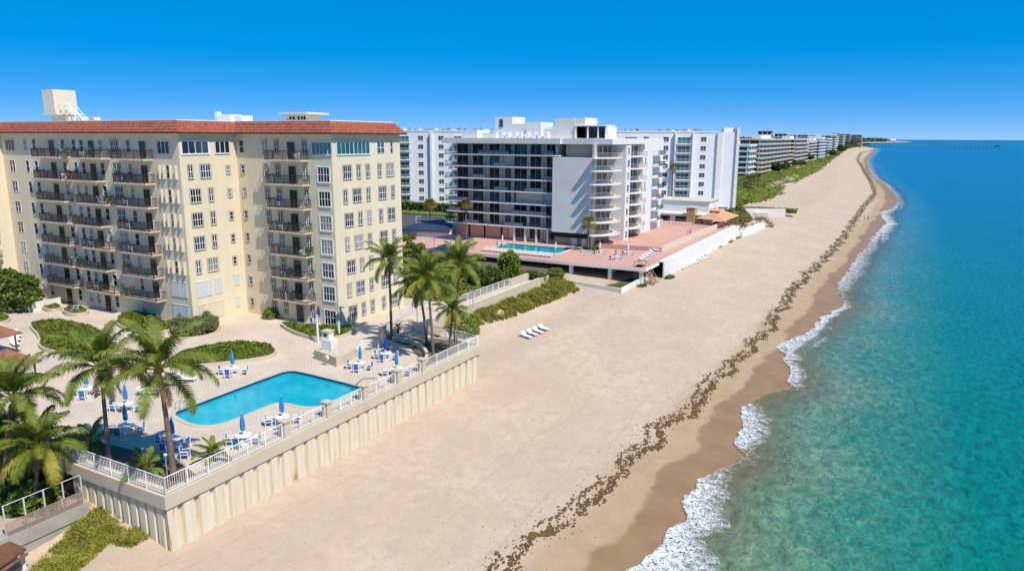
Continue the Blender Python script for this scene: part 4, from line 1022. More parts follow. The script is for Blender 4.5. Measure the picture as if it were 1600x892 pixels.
for k in range(9): b.tube([(FP[0][0] + .06, FP[0][1], 5.03 + k * .105), (FP[-1][0] + .06, FP[-1][1], 5.03 + k * .105)], .034, 4)
b.build('louvres', mat('brown_white_louvre', (.27, .20, .17), .7), t)
t = empty('wooden_deck', (-48, 21, 4.2), 'brown timber beach deck corner at the lower left edge', 'deck')
dk = [P(*q, 4.7) for q in ((-60, 815), (0, 838), (41, 856), (0, 884), (-60, 905))]
b = MB(); b.prism([(p.x, p.y) for p in dk], 4.57, 4.7); b.build('boards', M['wood'], t)
b = MB(); a, c, e = dk[2], dk[3], dk[4]; b.tube([(a.x, a.y, 4.3), (c.x, c.y, 4.3), (e.x, e.y, 4.3)], .13, 4); b.build('edge_beam', M['wood'], t)
b = MB(); b.box(a.x - .5, a.y - .2, 2.5, a.x - .3, a.y, 4.3); b.build('post', M['whitepaint'], t)
q = P(30, 765, 4.4); shrub('shrub', (-56.5, 24.2, 4.5), (4.2, 2.8, 1.2), 3200, 'bush', 'dark green shrubs growing behind the louvred fence under the palms', .3)
shrub('shrub', (-52.2, 24.9, 4.5), (1.9, 1.7, 1.0), 1300, 'bushl', 'brighter green shrub just behind the louvred fence', .24)
shrub('shrub', (-64, 24, 4.4), (6, 3.2, 2.2), 2600, 'bush', 'deep shaded shrubs below the left palms', .35)
# ---------------------------------------------------------------- hip roofed shelters at the left
def shelter(label, cx, cy, w, d, z, h):
    t = empty('shade_shelter', (cx, cy, T), label, 'shelter'); b = MB()
    e = [(cx - w / 2, cy - d / 2, z), (cx + w / 2, cy - d / 2, z), (cx + w / 2, cy + d / 2, z), (cx - w / 2, cy + d / 2, z)]; a = (cx, cy, z + h)
    for i in range(4): b.tri(e[i], e[(i + 1) % 4], a); 
    b.quad(e[3], e[2], e[1], e[0]); 
    for i in range(4):
        p, q_ = e[i], e[(i + 1) % 4]; b.quad((p[0], p[1], z - .18), (q_[0], q_[1], z - .18), (q_[0], q_[1], z), (p[0], p[1], z))
    b.build('roof', M['brownroof'], t)
    for sx in (-1, 1):
        for sy in (-1, 1):
            b = MB(); b.box(cx + sx * (w / 2 - .5) - .07, cy + sy * (d / 2 - .5) - .07, T, cx + sx * (w / 2 - .5) + .07, cy + sy * (d / 2 - .5) + .07, z - .1); b.build('post', M['barkg'], t)
q1 = P(18, 522, 9.6); q2 = P(41, 568, 9.3)
shelter('brown hip roofed shelter at the left edge, farther of the two', q1.x - 2.4, q1.y - .6, 5, 3.2, 9.6, 1.1)
shelter('orange brown hip roofed shelter at the left edge, nearer of the two', q2.x - 2.6, q2.y - .3, 5.4, 3.4, 9.3, 1.2)
t = empty('gate', tuple(P(45, 488, T)), 'white slatted gate between low walls at the foot of the left block', 'gate')
g0, g1 = P(27, 487, T), P(52, 487, T); b = MB()
railing(b, [(g0.x, g0.y), (g1.x, g1.y)], T, 1.5, .16, 0, 1.6, .05); b.build('slats', M['lightgrey'], t)
t = empty('low_wall', tuple(P(70, 482, T)), 'pale low wall right of the white gate', 'wall'); g2 = P(96, 478, T)
b = MB(); b.prism([(g1.x, g1.y), (g1.x + .2, g1.y - .2), (g2.x, g2.y - .2), (g2.x, g2.y)], T, T + 1.3); b.build('wall', M['whitegrey'], t)
# ================================================================ palms
def frond(b, base, az, el, L_, droop, m, nleaf=26, wl=.75, tw=0, lw_=.047):
    d = Vector((cos(az), sin(az), 0)); side0 = Vector((-sin(az), cos(az), 0)); pts = []
    p = Vector(base); th = el; n = 12
    for i in range(n + 1):
        pts.append(p.copy()); s = i / n
        th = el - droop * s ** 1.3; p = p + (d * cos(th) + Vector((0, 0, sin(th)))) * (L_ / n)
    b.tube(pts, [.045 * (1 - .85 * i / n) for i in range(n + 1)], 4, 1 if m == 0 else m, cap=False)
    for i in range(nleaf):
        s = .14 + .86 * (i + .5) / nleaf; k = s * n; i0 = min(int(k), n - 1); c = pts[i0].lerp(pts[i0 + 1], k - i0)
        tg = (pts[i0 + 1] - pts[i0]).normalized(); upv = side0.cross(tg).normalized() * -1
        if upv.z < 0: upv = -upv
        ll = wl * sin(pi * min(1, (s * .86 + .14))) ** .6 * rnd(.85, 1.1) + .12
        for sd in (-1, 1):
            out = (side0 * sd * .82 + tg * .55 + upv * rnd(-.05, .28)).normalized()
            q = c + out * ll * .5; dn = Vector((0, 0, -1)); e = c + out * ll * .88 + dn * ll * rnd(.28, .62)
            w = tg * lw_
            b.quad(c - w, c + w, q + w, q - w, m); b.tri(q - w, q + w, e, m)
def coconut_crown(n=24, L_=4.0, seed=1, yellow=.2, droopy=1.0, wl=.86, lw=.036, nl=50):
    random.seed(seed); b = MB()
    for i in range(n):
        t_ = i / n; az = i * 2.39996 + rnd(-.2, .2); el = radians(84 - 92 * t_ ** 1.05) + rnd(-.1, .1)
        m = 0 if t_ < .72 or random.random() > yellow * 2.2 else 1
        frond(b, (0.08 * cos(az), .08 * sin(az), .15 * (1 - t_)), az, el, L_ * rnd(.85, 1.1) * (1 - .12 * (t_ < .12)), (1.0 + .75 * t_) * droopy * rnd(.85, 1.2), m, nl, wl, 0, lw)
    for i in range(3 if L_ > 3 else 0):
        az = rnd(0, 6.28); frond(b, (0, 0, -.1), az, -.9, L_ * .6, .6, 2, 20, .5)
    for i in range(7 if L_ > 3 else 0):
        a = rnd(0, 6.28); b.lathe([(0, -.25 - .0), (.11, -.18), (.13, -.08), (.08, .02), (0, .05)], 6, (.2 * cos(a), .2 * sin(a)), 2)
    return b.mesh('crown', [M['palm'], M['palmy'], M['palmd']])
def fan_crown(n=34, R=1.5, seed=1):
    random.seed(seed); b = MB()
    for i in range(n):
        t_ = i / n; az = i * 2.39996; el = radians(75 - 120 * t_) + rnd(-.1, .1); d = Vector((cos(az) * cos(el), sin(az) * cos(el), sin(el)))
        st = d * R * .45; side = Vector((-sin(az), cos(az), 0)); upv = d.cross(side)
        b.tube([(0, 0, 0), st], .02, 4, 0, cap=False); m = 0 if t_ < .8 else 1
        for k in range(11):
            a = (k - 5) * .26; e = (d * cos(a) + side * sin(a)).normalized(); w = side * .05 * cos(a) - d * .05 * sin(a)
            q = st + e * R * .35; tip = st + e * R * .6 + Vector((0, 0, -.12 * R))
            b.quad(st - w * .3, st + w * .3, q + w, q - w, m); b.tri(q - w, q + w, tip, m)
    return b.mesh('crown', [M['fan'], M['palmd']])
CR = [coconut_crown(23, 4.2, 11, .12), coconut_crown(21, 4.0, 12, .22), coconut_crown(24, 3.7, 13, .35, 1.1), coconut_crown(12, 2.0, 14, .1, .8, .42, .04, 24)]
FC = [fan_crown(34, 1.7, 3), fan_crown(30, 1.5, 5)]
random.seed(99)
def palm(name, label, base, top, crown, s=1, rz=0, r0_=.17, r1=.11, bend=.5, group=None, mt='bark', cat='palm tree'):
    base = Vector(base); top = Vector(top); t = empty(name, base, label, cat, group)
    d = top - base; pts = []; rr = []; n = 14
    for i in range(n + 1):
        k = i / n; q = Vector((d.x * k ** (1 + bend), d.y * k ** (1 + bend), d.z * k)); pts.append(q); rr.append((r0_ * (1.35 if i == 0 else 1) + (r1 - r0_) * k) * (1.04 if i % 2 else .97))
    b = MB(); b.tube(pts, rr, 9); o = bpy.data.objects.new('trunk', b.mesh('trunk', M[mt], True)); C.objects.link(o); o.parent = t
    c = bpy.data.objects.new('crown', crown); C.objects.link(c); c.parent = t; c.location = d; c.scale = (s, s, s); c.rotation_euler = (rnd(-.08, .08), rnd(-.08, .08), rz)
    return t
def PT(px, py, base, z0=None):
    """point above base's distance seen at pixel (px,py)"""
    d = fw * F + rt * (px - PXC) - up * (py - PYC); bx = Vector((base[0], base[1], HC)) ; bx.z = 0
    k = (Vector((base[0], base[1], 0)).dot(Vector((fw.x, fw.y, 0)))) / (d.x * fw.x + d.y * fw.y)
    return Vector((d.x * k, d.y * k, HC + d.z * k))
def palm_px(name, label, bpx, tpx, crown, z=T, **k):
    b_ = P(*bpx, z); t_ = PT(*tpx, b_); return palm(name, label, b_, t_, crown, **k)
G = 'coconut palms around the pool terrace'
palm_px('palm_tree', 'tall coconut palm with straight dark trunk behind the front railing, left of the pair', (172, 728), (158, 575), CR[0], rz=1.0, s=.98, group=G)
palm_px('palm_tree', 'tall coconut palm with slanting trunk near the front corner, right of the pair', (272, 748), (248, 577), CR[0], rz=3.9, s=1.02, r0_=.24, group=G)
palm_px('palm_tree', 'coconut palm standing alone in front of the cream wing end', (612, 531), (608, 408), CR[1], rz=.5, s=.85, group=G)
palm_px('palm_tree', 'coconut palm with dark curved trunk, leftmost of the cluster at the terrace corner', (667, 541), (655, 450), CR[1], rz=2.4, s=.92, group=G)
palm_px('palm_tree', 'coconut palm with pale straight trunk, second in the corner cluster', (677, 562), (668, 438), CR[0], rz=5.2, s=.88, group=G)
palm_px('palm_tree', 'short coconut palm among the taller ones of the corner cluster', (703, 553), (706, 487), CR[2], rz=.9, s=.62, group=G)
palm_px('palm_tree', 'tallest coconut palm of the corner cluster, on its right side', (712, 532), (717, 418), CR[0], rz=2.2, s=.98, group=G)
palm('palm_tree', 'coconut palm cut by the left edge, its crown over the terrace', (-54.6, 24.2, 4.0), PT(22, 622, (-54.6, 24.2)), CR[1], rz=.7, s=.95, group=G)
palm('palm_tree', 'coconut palm with yellowing fronds above the louvred fence', (-51.4, 24.6, 4.0), PT(62, 700, (-51.4, 24.6)), CR[2], rz=2.0, s=.92, group=G)
palm('palm_tree', 'low coconut palm behind the yellowing one at the left edge', (-57.5, 25.5, 4.0), PT(5, 690, (-57.5, 25.5)), CR[2], rz=4.0, s=.9, group=G)
palm_px('young_palm', 'young dark palm behind the front railing left of the straight trunk', (140, 706), (142, 690), CR[3], rz=1, s=.95, bend=0, cat='palm')
palm_px('young_palm', 'young bright palm between the two tall trunks at the front railing', (228, 742), (228, 733), CR[3], rz=2, s=.85, bend=0, cat='palm')
palm_px('young_palm', 'young palm to the right of the slanting trunk near the table', (332, 718), (332, 708), CR[3], rz=4, s=.75, bend=0, cat='palm')
palm_px('small_palm', 'little palm at the foot of the cream building by the hedge', (303, 502), (303, 486), CR[3], rz=.5, s=.75, bend=0, cat='palm')
palm_px('small_palm', 'tiny potted palm beside the pale railing near the single palm', (622, 520), (622, 512), CR[3], rz=.5, s=.4, bend=0, cat='palm')
# ================================================================ tables, chairs, umbrellas
def chair_proto():
    t = empty('patio_chair', (0, 0, -50)); f = MB()
    for sx in (-.27, .27):
        b = MB(); b.tube([(sx, -.28, 0), (sx, -.25, .62)], .022, 5); f.v += b.v; f.f += [tuple(i for i in q) for q in b.f]; f.m += b.m
        f = f if False else f
    f = MB()
    for sx in (-.27, .27):
        f.tube([(sx, -.28, 0), (sx, -.25, .64)], .036, 5); f.tube([(sx, .25, 0), (sx, .30, 1.0)], .036, 5); f.tube([(sx, -.27, .64), (sx, .27, .62)], .042, 5); f.tube([(sx, -.26, .40), (sx, .26, .38)], .02, 5)
    f.tube([(-.27, .30, 1.0), (.27, .30, 1.0)], .022, 5)
    s = MB(); s.quad((-.25, -.26, .41), (.25, -.26, .41), (.25, .24, .37), (-.25, .24, .37)); s.quad((-.25, .24, .37), (.25, .24, .37), (.25, .29, .96), (-.25, .29, .96)); s.quad((-.25, .24, .355), (.25, .24, .355), (.25, -.26, .395), (-.25, -.26, .395))
    o = f.build('frame', M['plastic'], t, world=False); o2 = s.build('sling', M['sling'], t, world=False); return t
cp = chair_proto()
def table_proto():
    t = empty('patio_table', (0, 0, -50)); b = MB(); b.lathe([(0, .70), (.60, .70), (.62, .72), (.62, .75), (0, .76)], 20); b.build('table_top', M['plastic'], t, world=False)
    for a in (.78, 2.35, 3.93, 5.5):
        b = MB(); b.tube([(.38 * cos(a), .38 * sin(a), 0), (.30 * cos(a), .30 * sin(a), .7)], .025, 5); b.build('leg', M['plastic'], t, world=False)
    return t
def umb_proto(mt, h=2.45):
    t = empty('closed_umbrella', (0, 0, -50)); b = MB(); b.tube([(0, 0, .0), (0, 0, h + .1)], .025, 6); b.build('pole', M['plastic'], t, world=False)
    b = MB(); pr = [(.04, h + .05), (.08, h - .15), (.15, h - .5), (.18, h - .9), (.16, h - 1.05), (.19, h - 1.15), (.13, h - 1.32), (.03, h - 1.35)]
    n = 12; base = 0
    for r, z in pr:
        for k in range(n): a = 2 * pi * k / n; rr = r * (1.12 if k % 2 else .86); b.v.append((rr * cos(a), rr * sin(a), z))
    for i in range(len(pr) - 1):
        for k in range(n): k2 = (k + 1) % n; b.f.append((i * n + k, (i + 1) * n + k, (i + 1) * n + k2, i * n + k2)); b.m.append(0)
    b.build('canopy', M[mt], t, world=False); b = MB(); b.lathe([(0, .0), (.24, .0), (.24, .08), (.06, .12), (.0, .12)], 12); b.build('base', M['plastic'], t, world=False); return t
tp = table_proto(); up_ = umb_proto('blue'); ud = umb_proto('bluedark'); used = set()
def put(proto, loc, rz, label, cat, group):
    if id(proto) not in used: 
        used.add(id(proto)); proto.location = loc; proto.rotation_euler = (0, 0, rz); tag(proto, label, cat, group); return proto
    return copy_tree(proto, loc, rz, label, cat, group)
TB = [((364, 574), 'beside the planter bed behind the pool', 'LRF', 0), ((441, 650), 'in the inner corner of the pool', 'LRF', 0), ((380, 679), 'at the near side of the pool', 'LRF', 0),
      ((563, 566), 'just right of the barbecue counter', 'LRF', 0), ((620, 575), 'beside the last seawall pillar', 'LRF', 0), ((603, 551), 'in palm shade by the square pillar', 'LRFB', 1),
      ((270, 685), 'right of the slanting palm trunk', 'LRF', 0), ((197, 630), 'far one between the tall palm trunks', 'LR', 0), ((197, 663), 'near one between the tall palm trunks', 'LRF', 0), ((136, 606), 'left of the tall palms', 'LRF', 0)]
rr_ = Vector((rt.x, rt.y)).normalized(); ff = Vector((fw.x, fw.y)).normalized()
for (px, py), where, ch, dk_ in TB:
    p = P(px, py, T + .75); z = T + .004
    put(tp, (p.x, p.y, z), rnd(0, 1), 'round white patio table ' + where, 'table', 'white patio tables on the pool terrace')
    put(ud if dk_ else up_, (p.x, p.y, z + .0), rnd(0, 1), ('closed dark blue umbrella at table ' if dk_ else 'closed blue umbrella at table ') + where, 'umbrella', 'closed umbrellas on the pool terrace')
    for c in ch:
        v = {'L': -rr_, 'R': rr_, 'F': -ff, 'B': ff}[c]; a = math.atan2(v.y, v.x) + rnd(-.3, .3); d = rnd(.98, 1.15); u = Vector((cos(a), sin(a)))
        nm = {'L': 'left', 'R': 'right', 'F': 'near', 'B': 'far'}[c]
        put(cp, (p.x + u.x * d, p.y + u.y * d, z), a - pi / 2, 'blue sling chair, %s side of table %s' % (nm, where), 'chair', 'blue sling chairs around the patio tables')
def lounger_mesh():
    t = empty('sun_lounger', (0, 0, -50)); b = MB()
    for sx in (-.32, .32):
        b.tube([(sx, -.95, .32), (sx, .35, .32), (sx, .95, .78)], .03, 5); 
        for y in (-.85, .25): b.tube([(sx, y, 0), (sx, y, .32)], .03, 5)
    b.build('frame', M['plastic'], t, world=False); b = MB()
    b.quad((-.31, -.95, .34), (.31, -.95, .34), (.31, .35, .34), (-.31, .35, .34)); b.quad((-.31, .35, .34), (.31, .35, .34), (.31, .95, .79), (-.31, .95, .79)); b.build('sling', M['plastic'], t, world=False); return t
lp_ = lounger_mesh(); LGR = 'white sun loungers lined up on the sand'
for i in range(4):
    q = P(823 + i * 9, 527 - i * 4, 3.5); put(lp_, (q.x, q.y, zg(q.x, q.y)), radians(70), 'white sun lounger on sand beyond the terrace, %s of four' % ('nearest', 'second nearest', 'third nearest', 'farthest')[i], 'sun lounger', LGR)
for i, (px, py) in enumerate(((262, 602), (247, 612), (232, 617), (292, 596))):
    q = P(px, py, T); put(lp_, (q.x, q.y, T + .004), radians(120), 'sun lounger at the left end of the pool, %s of four' % ('second from the right', 'third from the right', 'leftmost', 'rightmost')[i], 'sun lounger', 'sun loungers at the left end of the pool')
for i, (px, py) in enumerate(((27, 527), (26, 533), (24, 540))):
    q = P(px, py, T); put(lp_, (q.x, q.y, T + .004), radians(75), 'sun lounger beside the brown shelter at the left, %s of three' % ('farthest', 'middle', 'nearest')[i], 'sun lounger', 'sun loungers beside the brown shelters')
q = P(290, 716, T); put(cp, (q.x, q.y, T + .005), 2.2, 'single chair standing alone near the slanting palm trunk and front railing', 'chair', None)
q = P(118, 489, T); put(cp, (q.x, q.y - .0, T + .005), .6, 'chair in front of the ground floor doors behind the oval planter', 'chair', None)
q = P(499, 507, T); put(ud, (q.x, q.y, T), 0, 'closed dark blue umbrella in front of the lowest large window of the wing', 'umbrella', None)
q = P(495, 508, T); put(cp, (q.x - .6, q.y, T), 3.0, 'blue chair at the foot of the wing beside the dark umbrella', 'chair', None)
# ================================================================ pink pool deck over the parking level
DZ = 6.5
EDGE = [(-118, 130), (-97.5, 128.6), (-85.6, 128.4), (-75.6, 128.0), (-56, 127.6), (-41.2, 127.9)]
deckpoly = EDGE + [(-41.0, 136.5), (-39.9, 137), (-39.9, 205), (-62, 213), (-118, 213)]
dp = [(-78.6, 135.6), (-63.0, 135.6), (-63.4, 144.3), (-78.9, 144.1)]
dk = empty('parking_deck', (-70, 140, 3.5), 'pink paved pool deck raised over a dark open parking level on white columns', 'parking deck')
bm_ = poly_mesh('paving', [deckpoly, dp], DZ, M['pave2']); bm_.parent = dk; bm_.location = -dk.location
b = MB()
for a, c in zip(EDGE, EDGE[1:]): b.quad((*a, DZ - .55), (*c, DZ - .55), (*c, DZ), (*a, DZ)); b.quad((a[0], a[1] + .6, DZ - .55), (c[0], c[1] + .6, DZ - .55), (*c, DZ - .55), (*a, DZ - .55))
b.box(-41.3, 128.2, DZ - .55, -40.95, 136.4, DZ - .01, 0)
b.quad((-118, 131, DZ - .5), (-41.5, 128.6, DZ - .5), (-41.5, 160, DZ - .5), (-118, 160, DZ - .5))
b.build('slab_edge', M['whitepaint'], dk)
def edge_y(x): 
    for (x0, y0), (x1, y1) in zip(EDGE, EDGE[1:]):
        if x0 <= x <= x1: return y0 + (y1 - y0) * (x - x0) / (x1 - x0)
    return 120
for x in (-110, -100, -91.0, -80.5, -70.5, -56.3, -48.2, -42.0):
    b = MB(); y = edge_y(x) + .9; b.box(x - .35, y - .3, 2.8, x + .35, y + .3, DZ - .55); b.build('column', M['whitepaint'], dk)
for x in (-100, -87, -74, -61, -50):
    b = MB(); y = edge_y(x) + 8; b.box(x - .3, y - .3, 2.8, x + .3, y + .3, DZ - .55); b.build('column', M['whitegrey'], dk)
b = MB(); b.box(-112, 146, 2.8, -40, 146.4, DZ - .5); b.build('back_wall', M['beige'], dk)
o = poly_mesh('parking_floor', [[(-118, 130), (-97, 128.2), (-58.2, 127.0), (-42.4, 127.6), (-42.4, 146), (-118, 146)]], 3.62, M['asphalt']); tag(o, kind='structure')
o = poly_mesh('patio_strip', [[(-58.0, 121.8), (-42.6, 119.3), (-42.6, 127.5), (-58.2, 127.0)]], 3.64, M['pave2']); tag(o, kind='structure')
gr = [(-47.5, 120.4), (-42.7, 119.6), (-42.7, 128.0), (-45.5, 126.5)]
o = bed('', gr, 3.65, .12, 90, .2, M['lawn']).build('lawn', M['bushl']); tag(o, 'small green lawn patch inside the low concrete wall corner', 'lawn', kind='stuff')
t = empty('low_concrete_wall', (-45, 119, 3), 'low white and grey concrete wall turning a corner in front of the parking level', 'wall')
b = MB(); b.prism([(-58.1, 121.4), (-42.25, 118.7), (-42.25, 119.0), (-58.0, 121.7)], 2.3, 4.35); b.box(-42.55, 119.0, 2.3, -42.25, 133.5, 4.35); b.build('wall', M['white'], t)
# two parked cars in the parking level
def car(label, x, y, z, rz, mt):
    t = empty('parked_car', (x, y, z), label, 'car', None, rz); b = MB()
    prof = [(-2.2, .35), (-2.2, .8), (-1.9, .95), (-1.2, 1.0), (-.6, 1.42), (.8, 1.45), (1.5, 1.0), (2.15, .85), (2.25, .35)]
    n = len(prof); b.v = [(p[0], -.85, p[1]) for p in prof] + [(p[0], .85, p[1]) for p in prof]
    b.f = [tuple(range(n)), tuple(reversed(range(n, 2 * n)))] + [(i, n + i, n + (i + 1) % n, (i + 1) % n) for i in range(n)]; b.m = [0] * (n + 2)
    b.build('body', M[mt], t, world=False); b = MB(); b.box(-.75, -.87, 1.0, 1.1, .87, 1.36); b.build('window', M['glass'], t, world=False)
    for cx_ in (-1.4, 1.4):
        for cy_ in (-.8, .8):
            b = MB(); b.tube([(cx_, cy_ - .1, .33), (cx_, cy_ + .1, .33)], .33, 12); b.build('wheel', M['dark'], t, world=False)
car('pale car parked in the dark level behind the right columns', -56.5, 138, 3.63, .3, 'white'); car('dark car parked deep in the level near the middle columns', -50.5, 137, 3.63, .3, 'car')
t = empty('swimming_pool', (-71, 140, DZ), 'rectangular turquoise swimming pool on the pink deck', 'swimming pool')
b = MB(); q = dp
for i in range(4):
    a, c = q[i], q[(i + 1) % 4]; b.quad((*a, DZ - .3), (*a, DZ), (*c, DZ), (*c, DZ - .3), 0)
b.build('tile_band', M['tileblue'], t)
b = MB(); b.quad(*[(*p, DZ - .16) for p in q]); b.build('water', pool_water('deck_pool_water', (.004, .40, .46), (.008, .48, .50), None), t)
b = MB(); b.quad(*[(*p, DZ - .45) for p in q]); b.build('basin', M['basin'], t)
b = MB(); b.box(-79.4, 134.6, DZ, -62.2, 135.6, DZ + .05); b.box(-79.8, 144.2, DZ, -62.4, 145.0, DZ + .05); b.box(-63.0, 135.6, DZ, -62.2, 144.2, DZ + .05); b.box(-79.6, 135.6, DZ, -78.9, 144.2, DZ + .05); b.build('coping', M['creamtrim'], t)
t = empty('spa_pool', (-84, 129, DZ), 'raised blue spa tub at the deck edge below the dark canopy', 'spa')
s0, s1, s2, s3 = (-88.6, 129.2), (-81.4, 128.8), (-81.6, 131.6), (-88.4, 132.0)
b = MB(); b.prism([s0, s1, s2, s3], DZ, DZ + .7); b.build('tub', M['whitepaint'], t); b = MB(); q = offs([s0, s1, s2, s3], -.3); b.prism(q, DZ + .7, DZ + .74); b.build('water', pool_water('spa_water', (.01, .10, .30), (.02, .16, .38), None), t)
t = empty('shade_canopy', (-85.5, 131, DZ), 'flat dark shade canopy on four posts over the pink deck', 'canopy')
cz = [P(677, 371, 9.2), P(704, 366.5, 9.2), P(741, 371, 9.2), P(720, 376.5, 9.2)]
b = MB(); b.prism([(p.x, p.y) for p in cz], 9.15, 9.22); b.build('canvas', M['navy'], t)
for p in cz: b = MB(); b.tube([(p.x * .97 + -85.5 * .03, p.y * .97 + 131 * .03, DZ), (p.x * .97 - 85.5 * .03, p.y * .97 + 131 * .03, 9.15)], .07, 6); b.build('post', M['grey'], t)
# deck retaining step, wall and railing on the sea side
t = empty('deck_terrace_step', (-55, 150, DZ), 'raised pink terrace with a low wall in front of the curved balconies', 'terrace')
b = MB(); b.prism([(-63.5, 148.9), (-58.6, 148.0), (-47.5, 149.5), (-45.3, 150.3), (-44.6, 204), (-57.5, 204), (-57.5, 148.6)][:5] + [(-61, 204), (-63.5, 160)], DZ, DZ + .55); b.build('platform', M['pave2'], t)
b = MB(); b.prism([(-58.6, 147.9), (-47.5, 149.4), (-45.3, 150.2), (-45.3, 150.45), (-47.5, 149.7), (-58.6, 148.2)], DZ, DZ + 1.0); b.build('low_wall', M['pinkwall'], t)
t = empty('deck_wall', (-43.5, 170, DZ), 'long pale wall between the pink terrace and the seaside ramp', 'wall'); b = MB(); b.prism([(-44.8, 150), (-44.45, 150), (-43.6, 206), (-43.9, 206)], DZ, DZ + 1.15); b.build('wall', M['creamtrim'], t)
t = empty('seaside_wall', (-39.7, 165, 3), 'bright white retaining wall of the pink deck facing the beach', 'seawall')
b = MB(); b.v = [(-40.2, 136.6, 2.4), (-39.9, 136.6, 2.4), (-39.3, 206, 2.9), (-39.9, 206, 2.9), (-40.2, 136.6, DZ + .15), (-39.95, 136.6, DZ + .15), (-39.5, 206, DZ + .15), (-39.9, 206, DZ + .15)]
b.f = [(0, 1, 5, 4), (1, 2, 6, 5), (2, 3, 7, 6), (3, 0, 4, 7), (4, 5, 6, 7)]; b.m = [0] * 5; b.build('wall', M['white'], t)
b = MB(); b.box(-41.3, 137.2, DZ, -40.2, 206, DZ + .12); b.build('coping', M['whitegrey'], t)
t = empty('seaside_wall', (-39.7, 218, 3), 'white stretch of wall continuing past the dark gap to the restaurant', 'seawall')
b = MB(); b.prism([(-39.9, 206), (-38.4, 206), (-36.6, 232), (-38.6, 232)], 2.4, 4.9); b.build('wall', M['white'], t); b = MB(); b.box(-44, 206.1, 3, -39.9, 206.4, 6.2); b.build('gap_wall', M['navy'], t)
# beach stairs
def beach_stairs(label, x, y, z0, z1, w, L_, mt):
    t = empty('beach_stairs', (x, y, z0), label, 'stairs'); n = 9
    for sx in (0, w):
        b = MB(); b.tube([(x + sx * .0, y, 0)], .01) if False else None
        b.v = []; b.tube([(x, y + sx, z1), (x + L_, y + sx, z0)], .14, 4); b.tube([(x, y + sx, z1 + .95), (x + L_, y + sx, z0 + .95)], .06, 4)
        for k in range(5): b.tube([(x + L_ * k / 4, y + sx, z1 + (z0 - z1) * k / 4 - .1), (x + L_ * k / 4, y + sx, z1 + (z0 - z1) * k / 4 + .95)], .06, 4)
        b.build('side_rail', M[mt], t)
    b = MB()
    for k in range(n): u = (k + .5) / n; b.box(x + L_ * u - .17, y, z1 + (z0 - z1) * u, x + L_ * u + .17, y + w, z1 + (z0 - z1) * u + .06)
    b.build('treads', M[mt], t); b = MB(); b.box(x - 1.6, y - .2, z1 - .15, x + .1, y + w + .2, z1)
    for a in (0, w): b.tube([(x - 1.5, y + a, z1), (x - 1.5, y + a, z1 + 1)], .06, 4); b.tube([(x - 1.5, y + a, z1 + 1), (x, y + a, z1 + 1)], .05, 4)
    for k in range(4): b.tube([(x - 1.3 + .4 * k, y - .1, z0 - .3), (x - 1.3 + .4 * k, y - .1, z1)], .09, 4)
    b.build('landing', M[mt], t)
beach_stairs('weathered wooden stairs from the pink deck corner down to the beach', -42.2, 129.4, 3.0, 6.5, 2.6, 2.6, 'greywood')
beach_stairs('dark wooden beach stairs beyond the restaurant', -38.6, 236, 3.2, 6.0, 3.0, 3.6, 'barkg')
# ================================================================ middle apartment building with long balconies
B2 = Building(empty('condominium', (-75, 165, DZ), 'grey white apartment building with long horizontal balconies and a blank seaward wall', 'building')); t2 = B2.t
b = MB(); b.box(-97, 150.2, DZ, -69.7, 190, 30.0, 0); b.build('wall', mat('pale_balcony_wall', (.66, .60, .52), .8), t2)
b = MB(); b.box(-69.7, 147.4, 9.5, -60.2, 189, 26.2, 0); b.build('blank_wall', M['whitegrey'], t2)
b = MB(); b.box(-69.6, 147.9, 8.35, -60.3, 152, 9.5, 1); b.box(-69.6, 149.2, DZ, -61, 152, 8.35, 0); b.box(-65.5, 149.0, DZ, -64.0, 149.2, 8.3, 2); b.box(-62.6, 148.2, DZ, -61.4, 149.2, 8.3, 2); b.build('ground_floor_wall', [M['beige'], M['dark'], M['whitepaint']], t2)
b = MB(); b.box(-68.0, 150.8, 26.2, -60.4, 189, 29.2, 0); b.build('penthouse_wall', M['tan'], t2)
PANEL = mat('pale_rail_panel', (.20, .28, .33), .3)
SL = [10.0, 12.85, 15.4, 18.2, 21.0, 23.85, 26.6]
for i, z in enumerate(SL):
    b = MB(); b.prism([(-98.5, 148.0), (-69.6 + (1.2 if z > 26 else 0), 148.0), (-69.6 + (1.2 if z > 26 else 0), 150.2), (-97.0, 150.2), (-97, 156), (-100.2, 156), (-100.2, 149.5)], z - .22, z); o = b.build('balcony', M['whitepaint'], t2)
    r = MB(); railing(r, [(-100.1, 155.9), (-100.1, 149.6), (-98.4, 148.1), (-69.7, 148.1)], z + .01, 1.0, .4, 0, 3.2, .022)
    q = bpy.data.objects.new('railing', r.mesh('railing', M['darkrail'])); C.objects.link(q); q.parent = o
    x = -98.2
    while x < -70.5:
        wv = rnd(2.6, 5.0)
        if random.random() < .3: gp_ = MB(); gp_.box(x, 148.13, z + .12, min(x + wv, -69.9), 148.16, z + .92); gp_me = gp_.mesh('rail_panel', PANEL); q = bpy.data.objects.new('rail_panel', gp_me); C.objects.link(q); q.parent = o
        x += wv + .1
wx = [(-95.2, 3.2), (-90.9, 3.0), (-86.3, 2.8), (-82.6, 1.7), (-79.2, 3.3), (-75.3, 2.9), (-71.4, 2.3)]
def big_glass(w, h, n, mt='glass', fr='lightgrey', nm='glass_door'):
    f = MB(); f.box(-w / 2, -.07, 0, -w / 2 + .07, 0, h); f.box(w / 2 - .07, -.07, 0, w / 2, 0, h); f.box(-w / 2 + .07, -.07, h - .07, w / 2 - .07, 0, h)
    for i in range(1, n): x = -w / 2 + w * i / n; f.box(x - .035, -.06, 0, x + .035, 0, h - .07)
    g = MB(); g.box(-w / 2 + .02, -.02, .02, w / 2 - .02, -.005, h - .02); return (nm, f.mesh(nm, M[fr]), g.mesh('pane', M[mt]))
